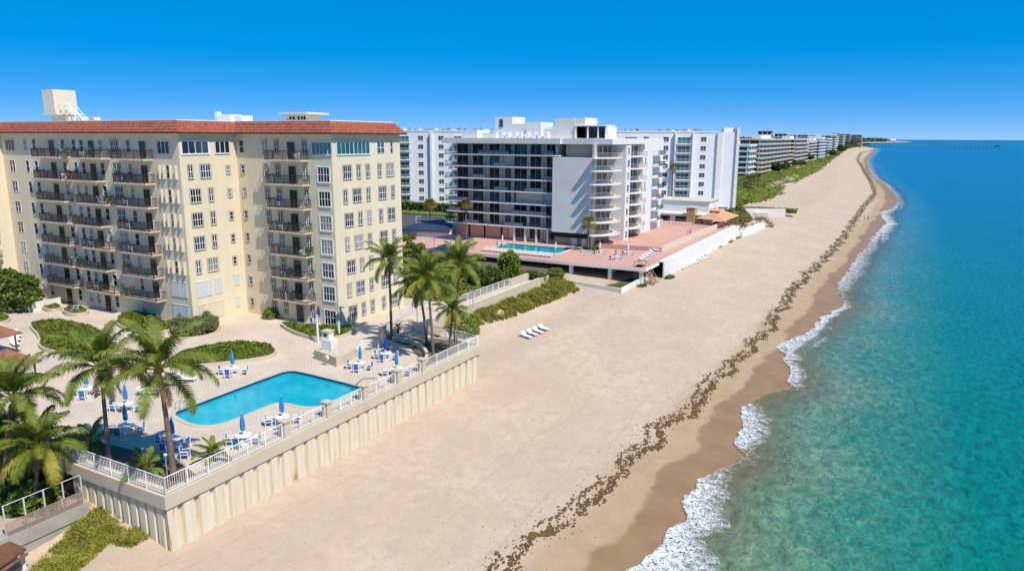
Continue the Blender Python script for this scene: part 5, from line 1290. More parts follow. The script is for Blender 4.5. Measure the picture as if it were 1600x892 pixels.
for w_ in (1.7, 2.3, 2.8, 2.9, 3.0, 3.2, 3.3):
    for gk, gm_ in (('g', 'glass'), ('t', 'glassteal'), ('b', 'glassblue')): WP['G%s%.1f' % (gk, w_)] = big_glass(w_, 2.4, max(2, int(w_ / 1.1)), gm_)
for i, z in enumerate([7.1] + SL):
    for j, (x, w_) in enumerate(wx):
        if i == 0 and j < 4: continue
        if i == 3 and j > 3: continue
        if i in (2, 6) and j == 3: continue
        gk = random.choice('ggbt' if i > 5 else 'gggb')
        B2.win('G%s%.1f' % (gk, w_), x, 150.2, z + .02)
b = MB()
for z0, z1 in zip([DZ] + SL, [s - .22 for s in SL] + [29.1]):
    for x in (-93.3, -88.9, -84.2, -81.0, -73.3): 
        b.box(x - .22, 149.9, z0 + (.02 if z0 > 7 else 0), x + .22, 150.2, z1)
b.build('piers', M['tan'], t2)['kind'] = 'stuff'
b = MB(); b.box(-81.2, 150.0, DZ, -80.5, 150.19, 29.1); b.build('dark_shaft', M['glassblue'], t2)
b = MB(); b.box(-97, 149.9, DZ, -82.5, 150.2, 9.75, 0); b.build('pink_ground_wall', M['pinkwall'], t2)
for k in range(4):
    b = MB(); b.box(-80.2 + 2.9 * k, 148.4, DZ, -79.8 + 2.9 * k, 148.8, 9.75); b.build('column', M['whitegrey'], t2)
# roof slab and rooftop
b = MB(); b.prism([(-99.5, 147.6), (-68.0, 147.6), (-68, 150.2), (-58.6, 150.2), (-58.6, 190), (-99.5, 190)], 29.1, 30.35); b.build('roof', M['whitegrey'], t2)
b = MB(); b.box(-95.5, 150, 30.35, -91, 156, 32.2); b.box(-91, 152, 30.35, -85, 156, 31.6); b.build('roof_box', M['white'], t2)
b = MB(); b.box(-93.5, 163, 30.35, -88.5, 170, 35.6, 0); b.box(-92.2, 162.9, 33, -91.2, 163, 35, 1); b.box(-88.5, 163, 30.35, -84, 170, 33.9, 0); b.box(-83.5, 161, 30.35, -79.5, 168, 34.2, 0); b.build('machine_room', [M['white'], M['glassblue']], t2)
b = MB(); b.box(-79, 166, 30.35, -64, 172, 33.2); b.box(-71.5, 152.5, 30.35, -66.7, 160, 34.9); b.box(-66.7, 152.6, 30.35, -64.3, 160, 34.9); b.box(-78, 160, 30.35, -71, 166, 32.6); b.build('roof_block', M['whitegrey'], t2)
for k in range(9):
    b = MB(); x = -87 + k * 1.7 + rnd(-.2, .2); b.box(x, 150.5, 30.37, x + 1.1, 151.6, 31.2 + rnd(0, .5)); b.box(x + .2, 150.7, 31.2, x + .9, 151.4, 31.75 + rnd(-.1, .2)); b.build('rooftop_unit', M['plastic'], t2)
b = MB(); b.box(-66.6, 152.2, 30.35, -66.3, 152.5, 33.2, 0); b.box(-63.6, 152.2, 30.35, -63.3, 152.5, 33.2, 0); b.box(-59.3, 152.2, 30.35, -59.0, 152.5, 33.2, 0); b.box(-66.6, 152.1, 33.0, -58.9, 157, 33.3, 0); b.box(-66.2, 152.6, 30.4, -59.4, 152.7, 33.0, 1); b.box(-61.1, 152.2, 30.4, -60.9, 152.5, 33.0, 0); b.build('roof_terrace_enclosure', [M['whitepaint'], M['glass']], t2)
for x, y, h in ((-80.5, 163, 3.2), (-78.2, 165, 2.2), (-92.5, 164, 1.0)):
    b = MB(); b.tube([(x, y, 34), (x, y, 34 + h)], .06, 4); b.build('antenna', M['grey'], t2)
# seaward side: curved balconies in two bays
def curve_bay(y0, y1, x0, dep, zs, base):
    ym = (y0 + y1) / 2
    for z in zs:
        pts = []; n = 10
        for i in range(n + 1):
            u = i / n; pts.append((x0 + dep * (1 - abs(2 * u - 1) ** 2.6) + .9, y0 + (y1 - y0) * u))
        poly = [(x0, y0)] + pts + [(x0, y1)]
        b = MB(); b.prism(poly, z - .22, z); o = b.build('balcony', M['whitepaint'], t2)
        r = MB(); railing(r, [(p[0] - .08, p[1]) for p in pts], z + .01, 1.0, .3, 0, 1.8, .025); q = bpy.data.objects.new('railing', r.mesh('railing', M['tan' if random.random() < .6 else 'lightgrey'])); C.objects.link(q); q.parent = o
ZE = [9.5, 12.3, 15.1, 17.8, 20.6, 23.5, 26.3]
curve_bay(145.6, 158.0, -59.9, 3.6, ZE, 0); curve_bay(161.2, 172.6, -57.9, 2.4, ZE, 0)
b = MB(); b.box(-60.2, 147.4, DZ, -59.7, 158, 29.1); b.build('bay_wall', M['tan'], t2)
b = MB(); b.box(-60.2, 158, DZ, -56.2, 161.2, 29.9); b.build('pier', M['white'], t2)
b = MB(); b.box(-60.2, 161.2, DZ, -58.0, 172.6, 29.1); b.build('bay_wall', M['tan'], t2)
b = MB(); b.box(-60.2, 172.6, DZ, -57.0, 189, 30.2); b.build('pier', M['white'], t2)
b = MB(); b.box(-69, 148.3, 29.1, -56.0, 173, 30.3); b.build('seaward_parapet', M['white'], t2)
for i, z in enumerate([DZ + .6] + ZE):
    for y, w_, X in ((150.3, 2.8, -59.7), (153.6, 2.3, -59.7), (156.3, 1.7, -59.7), (163.2, 2.8, -58.0), (166.4, 2.3, -58.0), (169.5, 2.8, -58.0)):
        if i in (3, 5, 6) and y == 156.3: continue
        B2.win('Gg%.1f' % w_, X, y, z + .02, R90)
    B2.win('Mc' if i % 2 else 'M', -56.2, 159.6, z + .5, R90)
    if i % 2 == 0: B2.win('N', -57.0, 174.4, z + .7, R90)
    if i > 0:
        b = MB(); b.box(-57.0, 180, z - .2, -55.4, 186, z); o = b.build('balcony', M['whitepaint'], t2); r = MB(); railing(r, [(-57, 180), (-55.5, 180), (-55.5, 186), (-57, 186)], z + .01, 1.0, .35); q = bpy.data.objects.new('railing', r.mesh('railing', M['brown'])); C.objects.link(q); q.parent = o
B2.done()
# ================================================================ long cool white tower behind
ANG = radians(23); U2 = Vector((cos(ANG), sin(ANG))); V2 = Vector((-sin(ANG), cos(ANG)))
A2 = Vector((-53.6, 261.5)); t3 = empty('apartment_tower', (A2.x, A2.y, 5), 'long cool white apartment tower with a tall blank seaward fin behind the other buildings', 'building', None, ANG)
class LB(Building): pass
B3 = Building(t3)
def lwin(B, key, x, y, z, rz=0):            # local coordinates along the rotated facade
    nm, fm, gm_ = WP[key]; B.n += 1
    if B.n > 98: B.ex.append((fm, gm_, x, y, z, rz)); return
    o = bpy.data.objects.new(nm, fm); C.objects.link(o); o.parent = B.t; o.location = (x, y, z); o.rotation_euler = (0, 0, rz); g = bpy.data.objects.new('pane', gm_); C.objects.link(g); g.parent = o
def lbox(name, boxes, mt, parent=None):
    b = MB()
    for q in boxes: b.box(*q)
    return b.build(name, M[mt], parent or t3, world=False)
HB = 27.4
lbox('wall', [(-132, 0, 0, -6, 14, HB)], 'bluewhite')
lbox('seaward_fin', [(-6, -.7, 0, -4.2, 14, HB + .2)], 'white'); lbox('seaward_wall', [(-4.2, 0, 0, 0.6, 13, HB + .4)], 'bluewhite'); lbox('tall_fin', [(0.6, -.7, 0, 1.6, 14, HB + 1.9)], 'white')
lbox('roof_box', [(-3, 4, HB + .4, 0.4, 10, HB + 1.8)], 'bluewhite')
lbox('parapet', [(-132, -.15, HB, -6, .15, HB + .5)], 'whitegrey')
wpr = window_proto(1.9, 1.5, 2, 2, border='whitepaint', glass='glass', bw=.08); WP['Q'] = ('window',) + wpr
WP['V'] = big_glass(4.4, 2.2, 3, 'glassteal', 'whitepaint')
PT_ = 3.12
for k in range(8):
    z = 1.6 + PT_ * k + 1.0
    for x in (-10.6, -23.6, -30.5, -104, -111.5, -125): lwin(B3, 'Q', x, 0, z)
    for x in (-17.4, -35.8, -118, -97): lwin(B3, 'V', x, 0, z - .75)
    for x0, x1 in ((-20.0, -14.8), (-38.6, -33.4), (-120.6, -115.4), (-99.6, -94.4)):
        b = MB(); b.box(x0, -1.5, z - 1.05, x1, 0, z - .85); o = b.build('balcony', M['whitepaint'], t3, world=False)
        r = MB(); railing(r, [(x0, 0), (x0, -1.45), (x1, -1.45), (x1, 0)], z - .84, 1.0, .4, 0, 2); q = bpy.data.objects.new('railing', r.mesh('railing', M['lightgrey'])); C.objects.link(q); q.parent = o
lbox('pilaster', [(-20.6, -1.2, 0, -20.2, 0, HB)], 'bluewhite'); lbox('pilaster', [(-14.6, -1.2, 0, -14.2, 0, HB)], 'bluewhite'); lbox('pilaster', [(-107.9, -1.2, 0, -107.2, 0, HB)], 'white')
lbox('podium', [(-60, -6, -2, -2, -1.7, 2.2)], 'whitegrey'); lbox('podium_cornice', [(-60, -6.4, 2.2, -2, -1.65, 2.5)], 'white')
for i in range(60):
    if random.random() < .8: x = -130 + 2.0 * i + rnd(-.4, .4); 
    if x < -7:
        b = MB(); b.box(x, .3, HB + .5, x + rnd(.6, 1.3), 1.2, HB + .5 + rnd(.5, .95)); b.build('rooftop_unit', M['grey' if i % 3 else 'whitepaint'], t3, world=False)
# ================================================================ restaurant and low buildings beyond the pink deck
t = empty('restaurant_building', (-57, 206, 5.5), 'low white two level building with open arches between the apartment blocks', 'building')
b = MB(); b.box(-70, 208, 5, -49, 216, 8.6); b.build('wall', M['whitegrey'], t); b = MB(); b.box(-70.3, 207.5, 8.6, -48.7, 216.2, 8.9); b.build('roof', M['white'], t)
for x in (-66.5, -61.5, -56.5, -51.8):
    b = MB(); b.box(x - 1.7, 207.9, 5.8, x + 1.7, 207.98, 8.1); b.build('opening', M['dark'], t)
b = MB(); b.box(-72, 214, 8.9, -50, 226, 12.0); b.build('upper_wall', M['white'], t); b = MB(); b.box(-72.3, 213.7, 12.0, -49.7, 226, 12.3); b.build('upper_cornice', M['creamtrim'], t)
t = empty('restaurant_pavilion', (-46, 205, 6), 'orange hip roofed beach restaurant pavilion with a small cupola', 'restaurant')
rx = [(-50.4, 200), (-41.6, 197.2), (-41.2, 214.5), (-50.4, 217)]; rz_ = 8.6; b = MB(); rg0, rg1 = (-46.2, 203.0, 10.3), (-45.8, 211.5, 10.3)
r4 = [(p[0], p[1], rz_) for p in rx]; b.tri(r4[0], r4[1], rg0); b.quad(r4[1], r4[2], rg1, rg0); b.tri(r4[2], r4[3], rg1); b.quad(r4[3], r4[0], rg0, rg1); b.quad(r4[3], r4[2], r4[1], r4[0]); b.build('roof', M['orange'], t)
b = MB(); b.box(-47.3, 203.2, 10.0, -44.9, 205.6, 10.7); cb = [(-47.8, 202.8, 10.7), (-44.4, 202.8, 10.7), (-44.4, 206.0, 10.7), (-47.8, 206.0, 10.7)]
for i in range(4): b.tri(cb[i], cb[(i + 1) % 4], (-46.1, 204.4, 11.5))
b.build('cupola', M['orange'], t)
for x, y in ((-50, 200.4), (-46, 199.2), (-42, 198), (-41.7, 203), (-41.6, 208.5), (-41.6, 214), (-50, 216)):
    b = MB(); b.box(x - .12, y - .12, 5, x + .12, y + .12, rz_); b.build('post', M['greywood'], t)
b = MB(); b.box(-50, 201, 5.2, -42, 214, 5.9); b.build('floor', M['greywood'], t); b = MB(); b.box(-47, 206, 5.9, -44, 210, 7.0); b.build('bar_counter', M['wood'], t)
b = MB(); b.box(-54.6, 206.5, 5, -52.3, 210, 10.8); ts = empty('stone_tower', (-53.5, 208, 5), 'square tan tower beside the orange restaurant roof', 'tower'); b.build('wall', mat('tan_stone', (.42, .30, .14), .9), ts); b = MB(); b.box(-54.8, 206.3, 10.8, -52.1, 210.2, 11.1); b.build('cap', M['creamtrim'], ts)
fence_run('grey glass and metal fence around the restaurant terrace', [(-57, 196.5), (-50, 195.5), (-44.2, 194.6)], 7.05, 1.5, .35, 'grey')
t = empty('grey_wall', (-45, 262, 4), 'long low grey wall running behind the restaurant towards the beach', 'wall'); b = MB(); b.prism([(-54, 262), (-36, 268.8), (-36, 269.4), (-54, 262.6)], 2.5, 6.2); b.build('wall', M['whitegrey'], t)
t = empty('pergola_kiosk', (-41, 252, 4), 'small white open beach kiosk near the far stairs', 'kiosk'); b = MB()
for x in (-43.5, -39.5):
    for y in (250, 254): b.box(x - .12, y - .12, 3.5, x + .12, y + .12, 6.3)
b.build('posts', M['whitepaint'], t); b = MB(); b.box(-44, 249.6, 6.3, -39, 254.4, 6.5); b.build('roof', M['bluewhite'], t)
def hedge_box(label, x0, y0, x1, y1, z, h, dens=3.5, m='bush', size=.7, name='hedge'):
    b = MB(); n = int((x1 - x0 + y1 - y0) * 2 * h * dens + (x1 - x0) * (y1 - y0) * dens)
    pts = []
    for _ in range(n):
        pts.append((rnd(x0, x1), rnd(y0, y1), z + h * rnd(.1, 1) ** .6))
    leaves(b, pts, size); o = b.build(name, M[m]); tag(o, label, 'hedge'); return o
hedge_box('dark clipped hedge in front of the left end of the cool white tower', -165, 196, -112, 199, 5.5, 3.4, 8)
hedge_box('low trimmed hedge beside the pink deck behind the cream building', -107, 134, -101, 138.5, 6.2, 1.4, 20, 'bushl', .4)
hedge_box('dry brown and green hedge along the grey wall before the dunes', -52, 272, -33, 276, 4.0, 1.8, 16, 'fan', .5)
# navy roofed pavilion and car park
t = empty('pool_pavilion', (-104, 152, DZ), 'low pavilion with broad dark navy roof at the left of the pink deck', 'pavilion')
n1, n2, n3, n4, n5 = [P(x, y, 8.8) for x, y in ((622, 358), (702, 363), (708, 352), (692, 343), (655, 347))]; b = MB()
b.prism([(p.x, p.y) for p in (n1, n2, n3, n4, n5)], 8.6, 8.85); b.build('roof', M['navy'], t); b = MB(); b.prism([(p.x * .98 - 104 * .02, p.y * .97 + 152 * .03) for p in (n1, n2, n3, n4, n5)], DZ, 8.6); b.build('wall', M['whitegrey'], t)
w1_, w2_ = P(650, 344, 9.6), P(692, 338, 9.6); fence_run('pale railing along the ramp above the navy roof', [(w1_.x, w1_.y), (w2_.x, w2_.y)], 8.85, 1.6, .8, 'whitepaint', 3)
o = poly_mesh('parking_lot', [[(-175, 150), (-118, 150), (-112, 178), (-112, 192), (-190, 200)]], 5.0, M['asphalt']); tag(o, kind='structure')
# fan palms
G2 = 'fan palms near the middle buildings'
def fan(label, bpx, tpx, z, s, k): palm_px('fan_palm', label, bpx, tpx, FC[k], z=z, s=s, r0_=.22, r1=.16, bend=0, group=G2, cat='palm tree')
fan('fan palm with short trunk in front of the tower hedge, leftmost', (672, 345), (672, 320), 5.5, 1.5, 0); fan('fan palm beside the end of the long balconies', (703, 366), (703, 336), DZ, 1.15, 1)
fan('tall thin fan palm in front of the long balconies', (728, 373), (728, 319), DZ, 1.1, 0); fan('fan palm with golden fronds in front of the blank white wall', (918, 392), (920, 349), DZ, 1.25, 0)
fan('small dark fan palm in front of the cool white tower windows', (1049, 330), (1052, 262), 5, 1.1, 1); fan('bushy fan palm below the beige balconies beside the small pool', (1172, 300), (1172, 283), 4.5, 2.6, 0); fan('second bushy fan palm right of the first beneath the beige balconies', (1184, 296), (1184, 279), 4.5, 2.4, 1)
p_ = P(921, 394, DZ); t = empty('planter_box', (p_.x, p_.y, DZ), 'low white planter with green bush below the golden fan palm', 'planter'); b = MB(); b.box(p_.x - 1.4, p_.y - 1.2, DZ, p_.x + 2.4, p_.y + .8, DZ + .6); b.build('box', M['white'], t); b = MB(); leaves(b, [(p_.x + rnd(-1.3, 2.3), p_.y + rnd(-1.1, .7), DZ + .6 + rnd(0, .6)) for _ in range(500)], .3); b.build('plants', M['bush'], t)
# loungers, tables and umbrellas on the pink deck
ORD = ['first', 'second', 'third', 'fourth', 'fifth', 'sixth', 'seventh', 'eighth', 'ninth', 'tenth', 'eleventh', 'twelfth', 'thirteenth', 'fourteenth', 'fifteenth', 'sixteenth', 'seventeenth', 'eighteenth']
for i in range(18):
    q = P(772 + i * 5.6, 396 + i * .62, DZ); q = Vector((-78.3 + i * .93, 132.0 - .03 * i, DZ))
    r_ = copy_tree(lp_, (q.x, q.y, DZ + .005), rnd(-.1, .1), 'sun lounger by the deck pool, ' + (ORD[i] + ' from the left'), 'sun lounger', 'row of sun loungers by the deck pool')
    for ch in r_.children:
        if ch.name.startswith('sling'):
            if i == 0: SLG = ch.data.copy(); SLG.materials[0] = M['tan']
            ch.data = SLG
for i, (px, py) in enumerate(((1006, 408), (1010, 405), (1014, 402), (1018, 399), (1022, 396), (1026, 393))):
    q = P(px, py, DZ); copy_tree(lp_, (q.x, q.y, DZ + .005), radians(80), 'lounger at the seaward deck corner, ' + ORD[i] + ' in the slanting row from the edge', 'sun lounger', 'sun loungers at the seaward corner of the deck')
UG = empty('closed_umbrella', (0, 0, -50)); UG = None
for i, (px, py, lb) in enumerate(((962, 406, 'nearer the deck edge'), (981, 398, 'beside the low pink wall'), (785, 384, 'left of the deck pool'), (868, 396, 'at the near edge of the deck pool'), (937, 396, 'by the white planter'))):
    q = P(px, py, DZ); r_ = copy_tree(up_, (q.x, q.y, DZ + .005), 0, ('closed grey umbrella ' if i == 0 else 'closed white umbrella ') + 'on the pink deck ' + lb, 'umbrella', 'closed umbrellas on the pink deck')
    for ch in r_.children:
        if ch.name.startswith('canopy'): ch.data = ch.data.copy(); ch.data.materials[0] = M['plastic' if i != 0 else 'grey']
    if i in (0, 1, 2, 4):
        copy_tree(tp, (q.x, q.y, DZ + .005), 0, 'white round table under the closed umbrella ' + lb, 'table', 'white tables on the pink deck')
        for k, a in enumerate((0, 2.1, 4.2)): copy_tree(cp, (q.x + 1.1 * cos(a), q.y + 1.1 * sin(a), DZ + .005), a - pi / 2, '%s chair at the pink deck table %s' % (('seaward', 'inland', 'near')[k], lb), 'chair', 'chairs around the pink deck tables')
for i in range(9):
    q = P(1064 + i * 4.6, 419 - i * 2.0, 3.4); copy_tree(lp_, (q.x, q.y, zg(q.x, q.y)), radians(85), 'sun lounger on sand below the white wall, ' + ORD[i] + ' from the wooden stairs', 'sun lounger', 'sun loungers on the sand below the white wall')
# ================================================================ buildings up the coast
def gen_block(name, label, x, y, z, w, d, h, st, wallm, slabm, rz=0, bands=True, glassm='glass', cat='building', curved=False, cols=5, roofbox=True):
    """x,y: seaward south corner; building extends west (w) and north (d)"""
    t = empty(name, (x, y, z), label, cat, None, rz); fh = h / st
    b = MB(); b.box(-w, 0, -1, -1.4, d, h); b.build('wall', M[wallm], t, world=False)
    for k in range(st + 1):
        zz = fh * k; b = MB()
        if curved: poly = [(-w, -1.6), (-3, -1.6), (-1, -1.2), (.6, 0), (1.2, 2.5), (1.3, d * .5), (1.2, d - 2), (0, d), (-w, d)]
        else: poly = [(-w, -1.5), (0, -1.5), (0, d), (-w, d)]
        b.prism(poly, zz - .25 if k < st else zz - .1, zz + .05 if k < st else zz + 1.1)
        if k < st and k > 0:
            b2 = [(p[0], p[1]) for p in poly if True]; n = len(b2)
            for i in range(n - 2 if curved else 2):
                a, c = b2[i], b2[i + 1]; b.quad((*a, zz), (*c, zz), (*c, zz + .95), (*a, zz + .95))
        b.build('balcony' if k < st else 'roof', M[slabm], t, world=False)
    gw = (w - 2) / cols
    for k in range(st):
        for i in range(cols):
            b = MB(); x0 = -w + .5 + gw * i; b.box(x0 + .3, -.1, fh * k + .1, x0 + gw - .3, -.02, fh * (k + 1) - .35); b.build('window', M[glassm], t, world=False)
        nj = min(9, max(2, int(d / 6)))
        for j in range(nj):
            b = MB(); y0 = 1 + j * (d - 2) / nj; b.box(-1.4, y0, fh * k + .1, -1.33, y0 + (d - 2) / nj * .58, fh * (k + 1) - .35); b.build('window', M[glassm], t, world=False)
    for i in range(cols + 1):
        b = MB(); x0 = -w + .5 + gw * i; b.box(x0 - .25, -1.3, 0, x0 + .25, -.02, h); b.build('pier', M[wallm], t, world=False)
    if roofbox:
        b = MB(); b.box(-w * .7, d * .3, h + 1, -w * .4, d * .6, h + 3.6); b.build('roof_box', M['white'], t, world=False)
    return t
gen_block('beige_condominium', 'long beige apartment building with rows of cream balconies behind the small blue pool', -88.5, 522, 4.5, 22, 150, 25, 8, 'beige', 'tan', 0, cols=3, curved=True)
gen_block('blue_glass_condominium', 'narrow pale building with blue glass front left of the beige balconies', -90.5, 492, 4.5, 24, 24, 21, 6, 'bluewhite', 'whitepaint', 0, glassm='glassteal', cols=3)
gen_block('curved_condominium', 'cream apartment building with rounded balconies, second up the coast', -91, 715, 4.5, 24, 90, 25, 7, 'beige', 'creamtrim', 0, curved=True, cols=5)
gen_block('curved_condominium', 'cream apartment building with rounded balconies, third up the coast', -93, 840, 4.5, 24, 60, 22, 7, 'beige', 'creamtrim', 0, curved=True, cols=5)
gen_block('white_condominium', 'white apartment slab with blue window bands beyond the rounded balconies', -94, 960, 4.5, 26, 70, 23, 6, 'bluewhite', 'whitepaint', 0, glassm='glassblue', cols=3)
gen_block('white_condominium', 'slim white apartment slab right of the blue banded one', -99, 1110, 4.5, 22, 60, 25, 7, 'bluewhite', 'whitepaint', 0, glassm='glassblue', cols=3)
gen_block('green_glass_condominium', 'greenish apartment building half hidden by trees up the coast', -105, 1290, 4.5, 60, 40, 26, 7, 'whitegrey', 'whitegrey', 0, glassm='glassteal', cols=6)
gen_block('distant_condominium', 'white apartment building before the dark wood near the pier', -128, 1600, 4.5, 60, 50, 30, 8, 'white', 'white', 0, cols=6)
gen_block('distant_condominium', 'stepped white apartment tower, last one before the dark wood', -128, 1780, 4.5, 40, 40, 33, 9, 'white', 'white', 0, cols=4)
random.seed(5)
FT = [('blocky white tower rising behind the beige balconies', 1190, 20, 12, 900, 'white'), ('blue grey tower behind the beige balconies', 1212, 17, 8, 1000, 'bluewhite'), ('pale flat topped building behind the first rounded balconies', 1226, 11, 6, 1200, 'white'), ('white far building with stepped roof', 1243, 14, 6, 1500, 'whitegrey'), ('hazy blue building on the skyline', 1262, 15, 5, 1800, 'bluewhite'), ('cream far building over the tree line', 1278, 12, 5, 1600, 'beige'), ('white building on the skyline above the blue banded slab', 1290, 10, 8, 2000, 'white'), ('grey building on the skyline beyond the white slab', 1306, 13, 7, 2300, 'bluewhite'), ('long white building on the skyline near the wood', 1324, 18, 6, 2600, 'whitegrey')]
for lb, px, wpx, up_px, dist, mt in FT:
    d = fw * F + rt * (px - PXC); d.z = 0; d.normalize(); p = d * dist; k = dist / 1146
    gen_block('distant_building', lb, p.x, p.y, 4.5, wpx * k * 1.1, wpx * k * .7, 30.5 + up_px * k - 4.5 - 1.1, 8, mt, 'white', 0, cols=3, roofbox=False)
# vegetation up the coast
def veg(name, label, fn, n, size, m, kind='stuff', cat='vegetation'):
    b = MB(); pts = [fn() for _ in range(n)]
    for p in pts:
        s = size * rnd(.6, 1.3) * max(1, p[1] / 500) ** .7; d = Vector((rnd(-1, 1), rnd(-1, 1), rnd(-.3, .3))).normalized(); e = Vector((rnd(-.5, .6), rnd(-.5, .5), 1)).cross(d).normalized(); P_ = Vector(p)
        b.quad(P_ - d * s, P_ + e * s * .6, P_ + d * s, P_ - e * s * .6)
    o = b.build(name, M[m]); tag(o, label, cat, kind=kind); return o
DE = [(-54, 283), (-55, 300), (-50, 330), (-52, 380), (-58, 420), (-57, 480), (-60, 560), (-66, 700), (-78, 900), (-95, 1200), (-120, 1700), (-160, 2300)]
def dune_pt():
    while True:
        y = 283 + (2300 - 283) * random.random() ** 2.6; x1 = interp(DE, y) + noise.noise(Vector((y * .05, 1, 1))) * 5; x0 = -104 - (y - 283) * .02
        if y < 300: x0 = -75
        x = rnd(x0, x1); nn = noise.noise(Vector((x * .06, y * .04, 2)))
        return (x, y, zg(x, y) + max(.1, .9 + 1.6 * nn) * rnd(.1, 1))
veg('dune_vegetation', 'broad band of bright green dune plants along the beach up the coast', dune_pt, 26000, .75, 'farlawn')
o = poly_mesh('dune_ground', [[(-52.5, 284), (-56, 310), (-52, 335), (-54, 380), (-60, 430), (-60, 560), (-68, 700), (-80, 900), (-98, 1200), (-125, 1700), (-165, 2300), (-400, 2300), (-170, 500), (-120, 284)]], 0, M['farlawn'])
for v in o.data.vertices: v.co.z = zg(v.co.x, v.co.y) + .12
bpy.data.objects.remove(o)
gd = MB()
yy = 284.
while yy < 2400:
    y2 = yy + 8 + yy * .02
    xa, xb = interp(DE, yy) - 1.5, interp(DE, y2) - 1.5; n = 8
    for i in range(n):
        u0, u1 = i / n, (i + 1) / n; w0 = 60 + yy * .05; w1 = 60 + y2 * .05
        q = [(xa - w0 * u0, yy), (xa - w0 * u1, yy), (xb - w1 * u1, y2), (xb - w1 * u0, y2)]
        gd.quad(*[(p[0], p[1], zg(*p) + .15) for p in reversed(q)])
    yy = y2
tag(gd.build('dune_ground', M['farlawn']), kind='structure')
def town_pt():
    while True:
        y = 300 + 3500 * random.random() ** 1.6; x = -90 - 20 - random.random() ** 1.5 * (60 + y * .8) - y * .012
        nn = noise.noise(Vector((x * .02, y * .012, 8)))
        if nn < -.25: continue
        return (x, y, 4.5 + (7 + 5 * nn) * rnd(.1, 1) ** .6)
veg('town_trees', 'distant trees between the buildings up the coast', town_pt, 16000, 1.7, 'farleaf', cat='trees')
def inland_pt():
    y = rnd(90, 2600); return (-175 - 1400 * random.random() ** 1.5, y, 4.6 + 8 * random.random() ** .7)
veg('town_trees', 'trees of the town inland behind the apartment blocks', inland_pt, 9000, 2.2, 'farleaf', cat='trees')
shrub('shrub', (-44.5, 232, 4.6), (3.5, 9, 1.6), 1500, 'fan', 'dry straw coloured bushes beside the far beach stairs', .5)
shrub('shrub', (-48, 244, 4.6), (3.5, 6, 2.0), 900, 'bush', 'dark bushes between the restaurant and the grey wall', .5)
def wood_pt():
    y = 1850 + 6200 * random.random() ** 1.3; xe = xsm(y) - 60; return (xe - rnd(0, 420) * (1 + y / 4000), y, 4 + (13 + y * .001) * rnd(.1, 1) ** .5 * (1 + .4 * noise.noise(Vector((y * .004, 3, 3)))))
veg('coastal_wood', 'dark wooded headland on the horizon beyond the pier', wood_pt, 20000, 5.5, 'farleaf', cat='wood')
o = poly_mesh('inland_ground', [[(-112, 215), (-112, 300), (-250, 2300), (-600, 4200), (-1200, 9000), (-9000, 59000), (-90000, 59000), (-90000, 200), (-170, 200)]], 4.95, M['farlawn']); tag(o, kind='structure')
o = poly_mesh('inland_ground', [[(-118, 127), (-118, 215), (-170, 200), (-90000, 200), (-90000, -290), (-150, -290), (-150, 84), (-130, 126)]], 4.93, M['bushl']); tag(o, kind='structure')
def tree(label, x, y, z, r, h, m='farleaf', group='trees along the dune front'):
    t = empty('tree', (x, y, z), label, 'tree', group); b = MB(); pts = []
    for k in range(7):
        a = rnd(0, 6.28); cx_, cy_, cz_ = x + r * .5 * cos(a), y + r * .5 * sin(a), z + h * rnd(.55, .85); pts += blob_points((cx_, cy_, cz_), (r * .6, r * .6, r * .45), 110)
    leaves(b, pts, r * .22); b.build('crown', M[m], t); b = MB(); b.tube([(x, y, z - .5), (x + .2, y, z + h * .6)], [.35, .15], 6)
    for k in range(4): a = rnd(0, 6.28); b.tube([(x, y, z + h * .4), (x + r * .5 * cos(a), y + r * .5 * sin(a), z + h * .75)], [.15, .05], 5)
    b.build('trunk', M['barkg'], t)
TL = [('round dark tree in front of the second curved balconies', 1229, 268, 4.5, 4, 8), ('dark tree right of the beige building', 1238, 264, 4.5, 4.5, 8), ('tree between the curved balconies and the white slab', 1264, 256, 4.5, 6, 11), ('tree in front of the blue banded white slab', 1252, 262, 4.5, 4, 6), ('broad tree below the white slabs', 1298, 247, 4.5, 7, 10), ('tree beside the green glass building', 1312, 243, 4.5, 9, 15), ('tree left of the curved dune path', 1216, 276, 4.5, 5, 9)]
for lb, px, py, z, r, h in TL: q = P(px, py, z); tree(lb, q.x, q.y, z, r, h)
q = P(1192, 288, 4.6); t = empty('swimming_pool', (q.x, q.y, 5.6), 'small round blue pool with pale surround below the beige balconies', 'swimming pool')
b = MB(); b.lathe([(0, 5.9), (11, 5.9), (11.2, 5.7), (11.2, 4)], 28, (q.x, q.y)); b.build('deck', M['creamtrim'], t); b = MB(); b.lathe([(0, 5.93), (7, 5.93)], 24, (q.x - 2, q.y)); b.build('water', pool_water('round_pool_water', (.004, .16, .38), (.01, .24, .46), None), t)
# pier
y_p = 3250; t = empty('fishing_pier', (-120, y_p, 0), 'long fishing pier on many piles reaching into the sea near the horizon', 'pier')
e1 = P(1563, 229.5, 6.5); k = y_p / e1.y; xE = e1.x * k; s1 = P(1352, 228, 6.5); xS = s1.x * y_p / s1.y - 40
b = MB(); b.box(xS, y_p, 6.6, xE, y_p + 8, 8.6); b.build('deck', M['grey'], t)
n = 34
for i in range(n):
    x = xS + 60 + (xE - xS - 62) * i / (n - 1); b = MB(); b.box(x - .9, y_p + 1, -3, x + .9, y_p + 6, 6.6); b.build('pile', M['grey'], t)
b = MB(); b.box(xE - 14, y_p - 4, 8.6, xE - 2, y_p + 12, 12); b.box(xE - 16, y_p - 6, 12, xE, y_p + 14, 13); b.build('pier_house', M['lightgrey'], t)
t = empty('white_house', (150, 7600, 4), 'tiny white house among trees at the tip of the headland', 'house'); px_ = P(1370, 219, 0); d = fw * F + rt * (1371 - PXC); d.z = 0; d.normalize(); hp = d * 6500
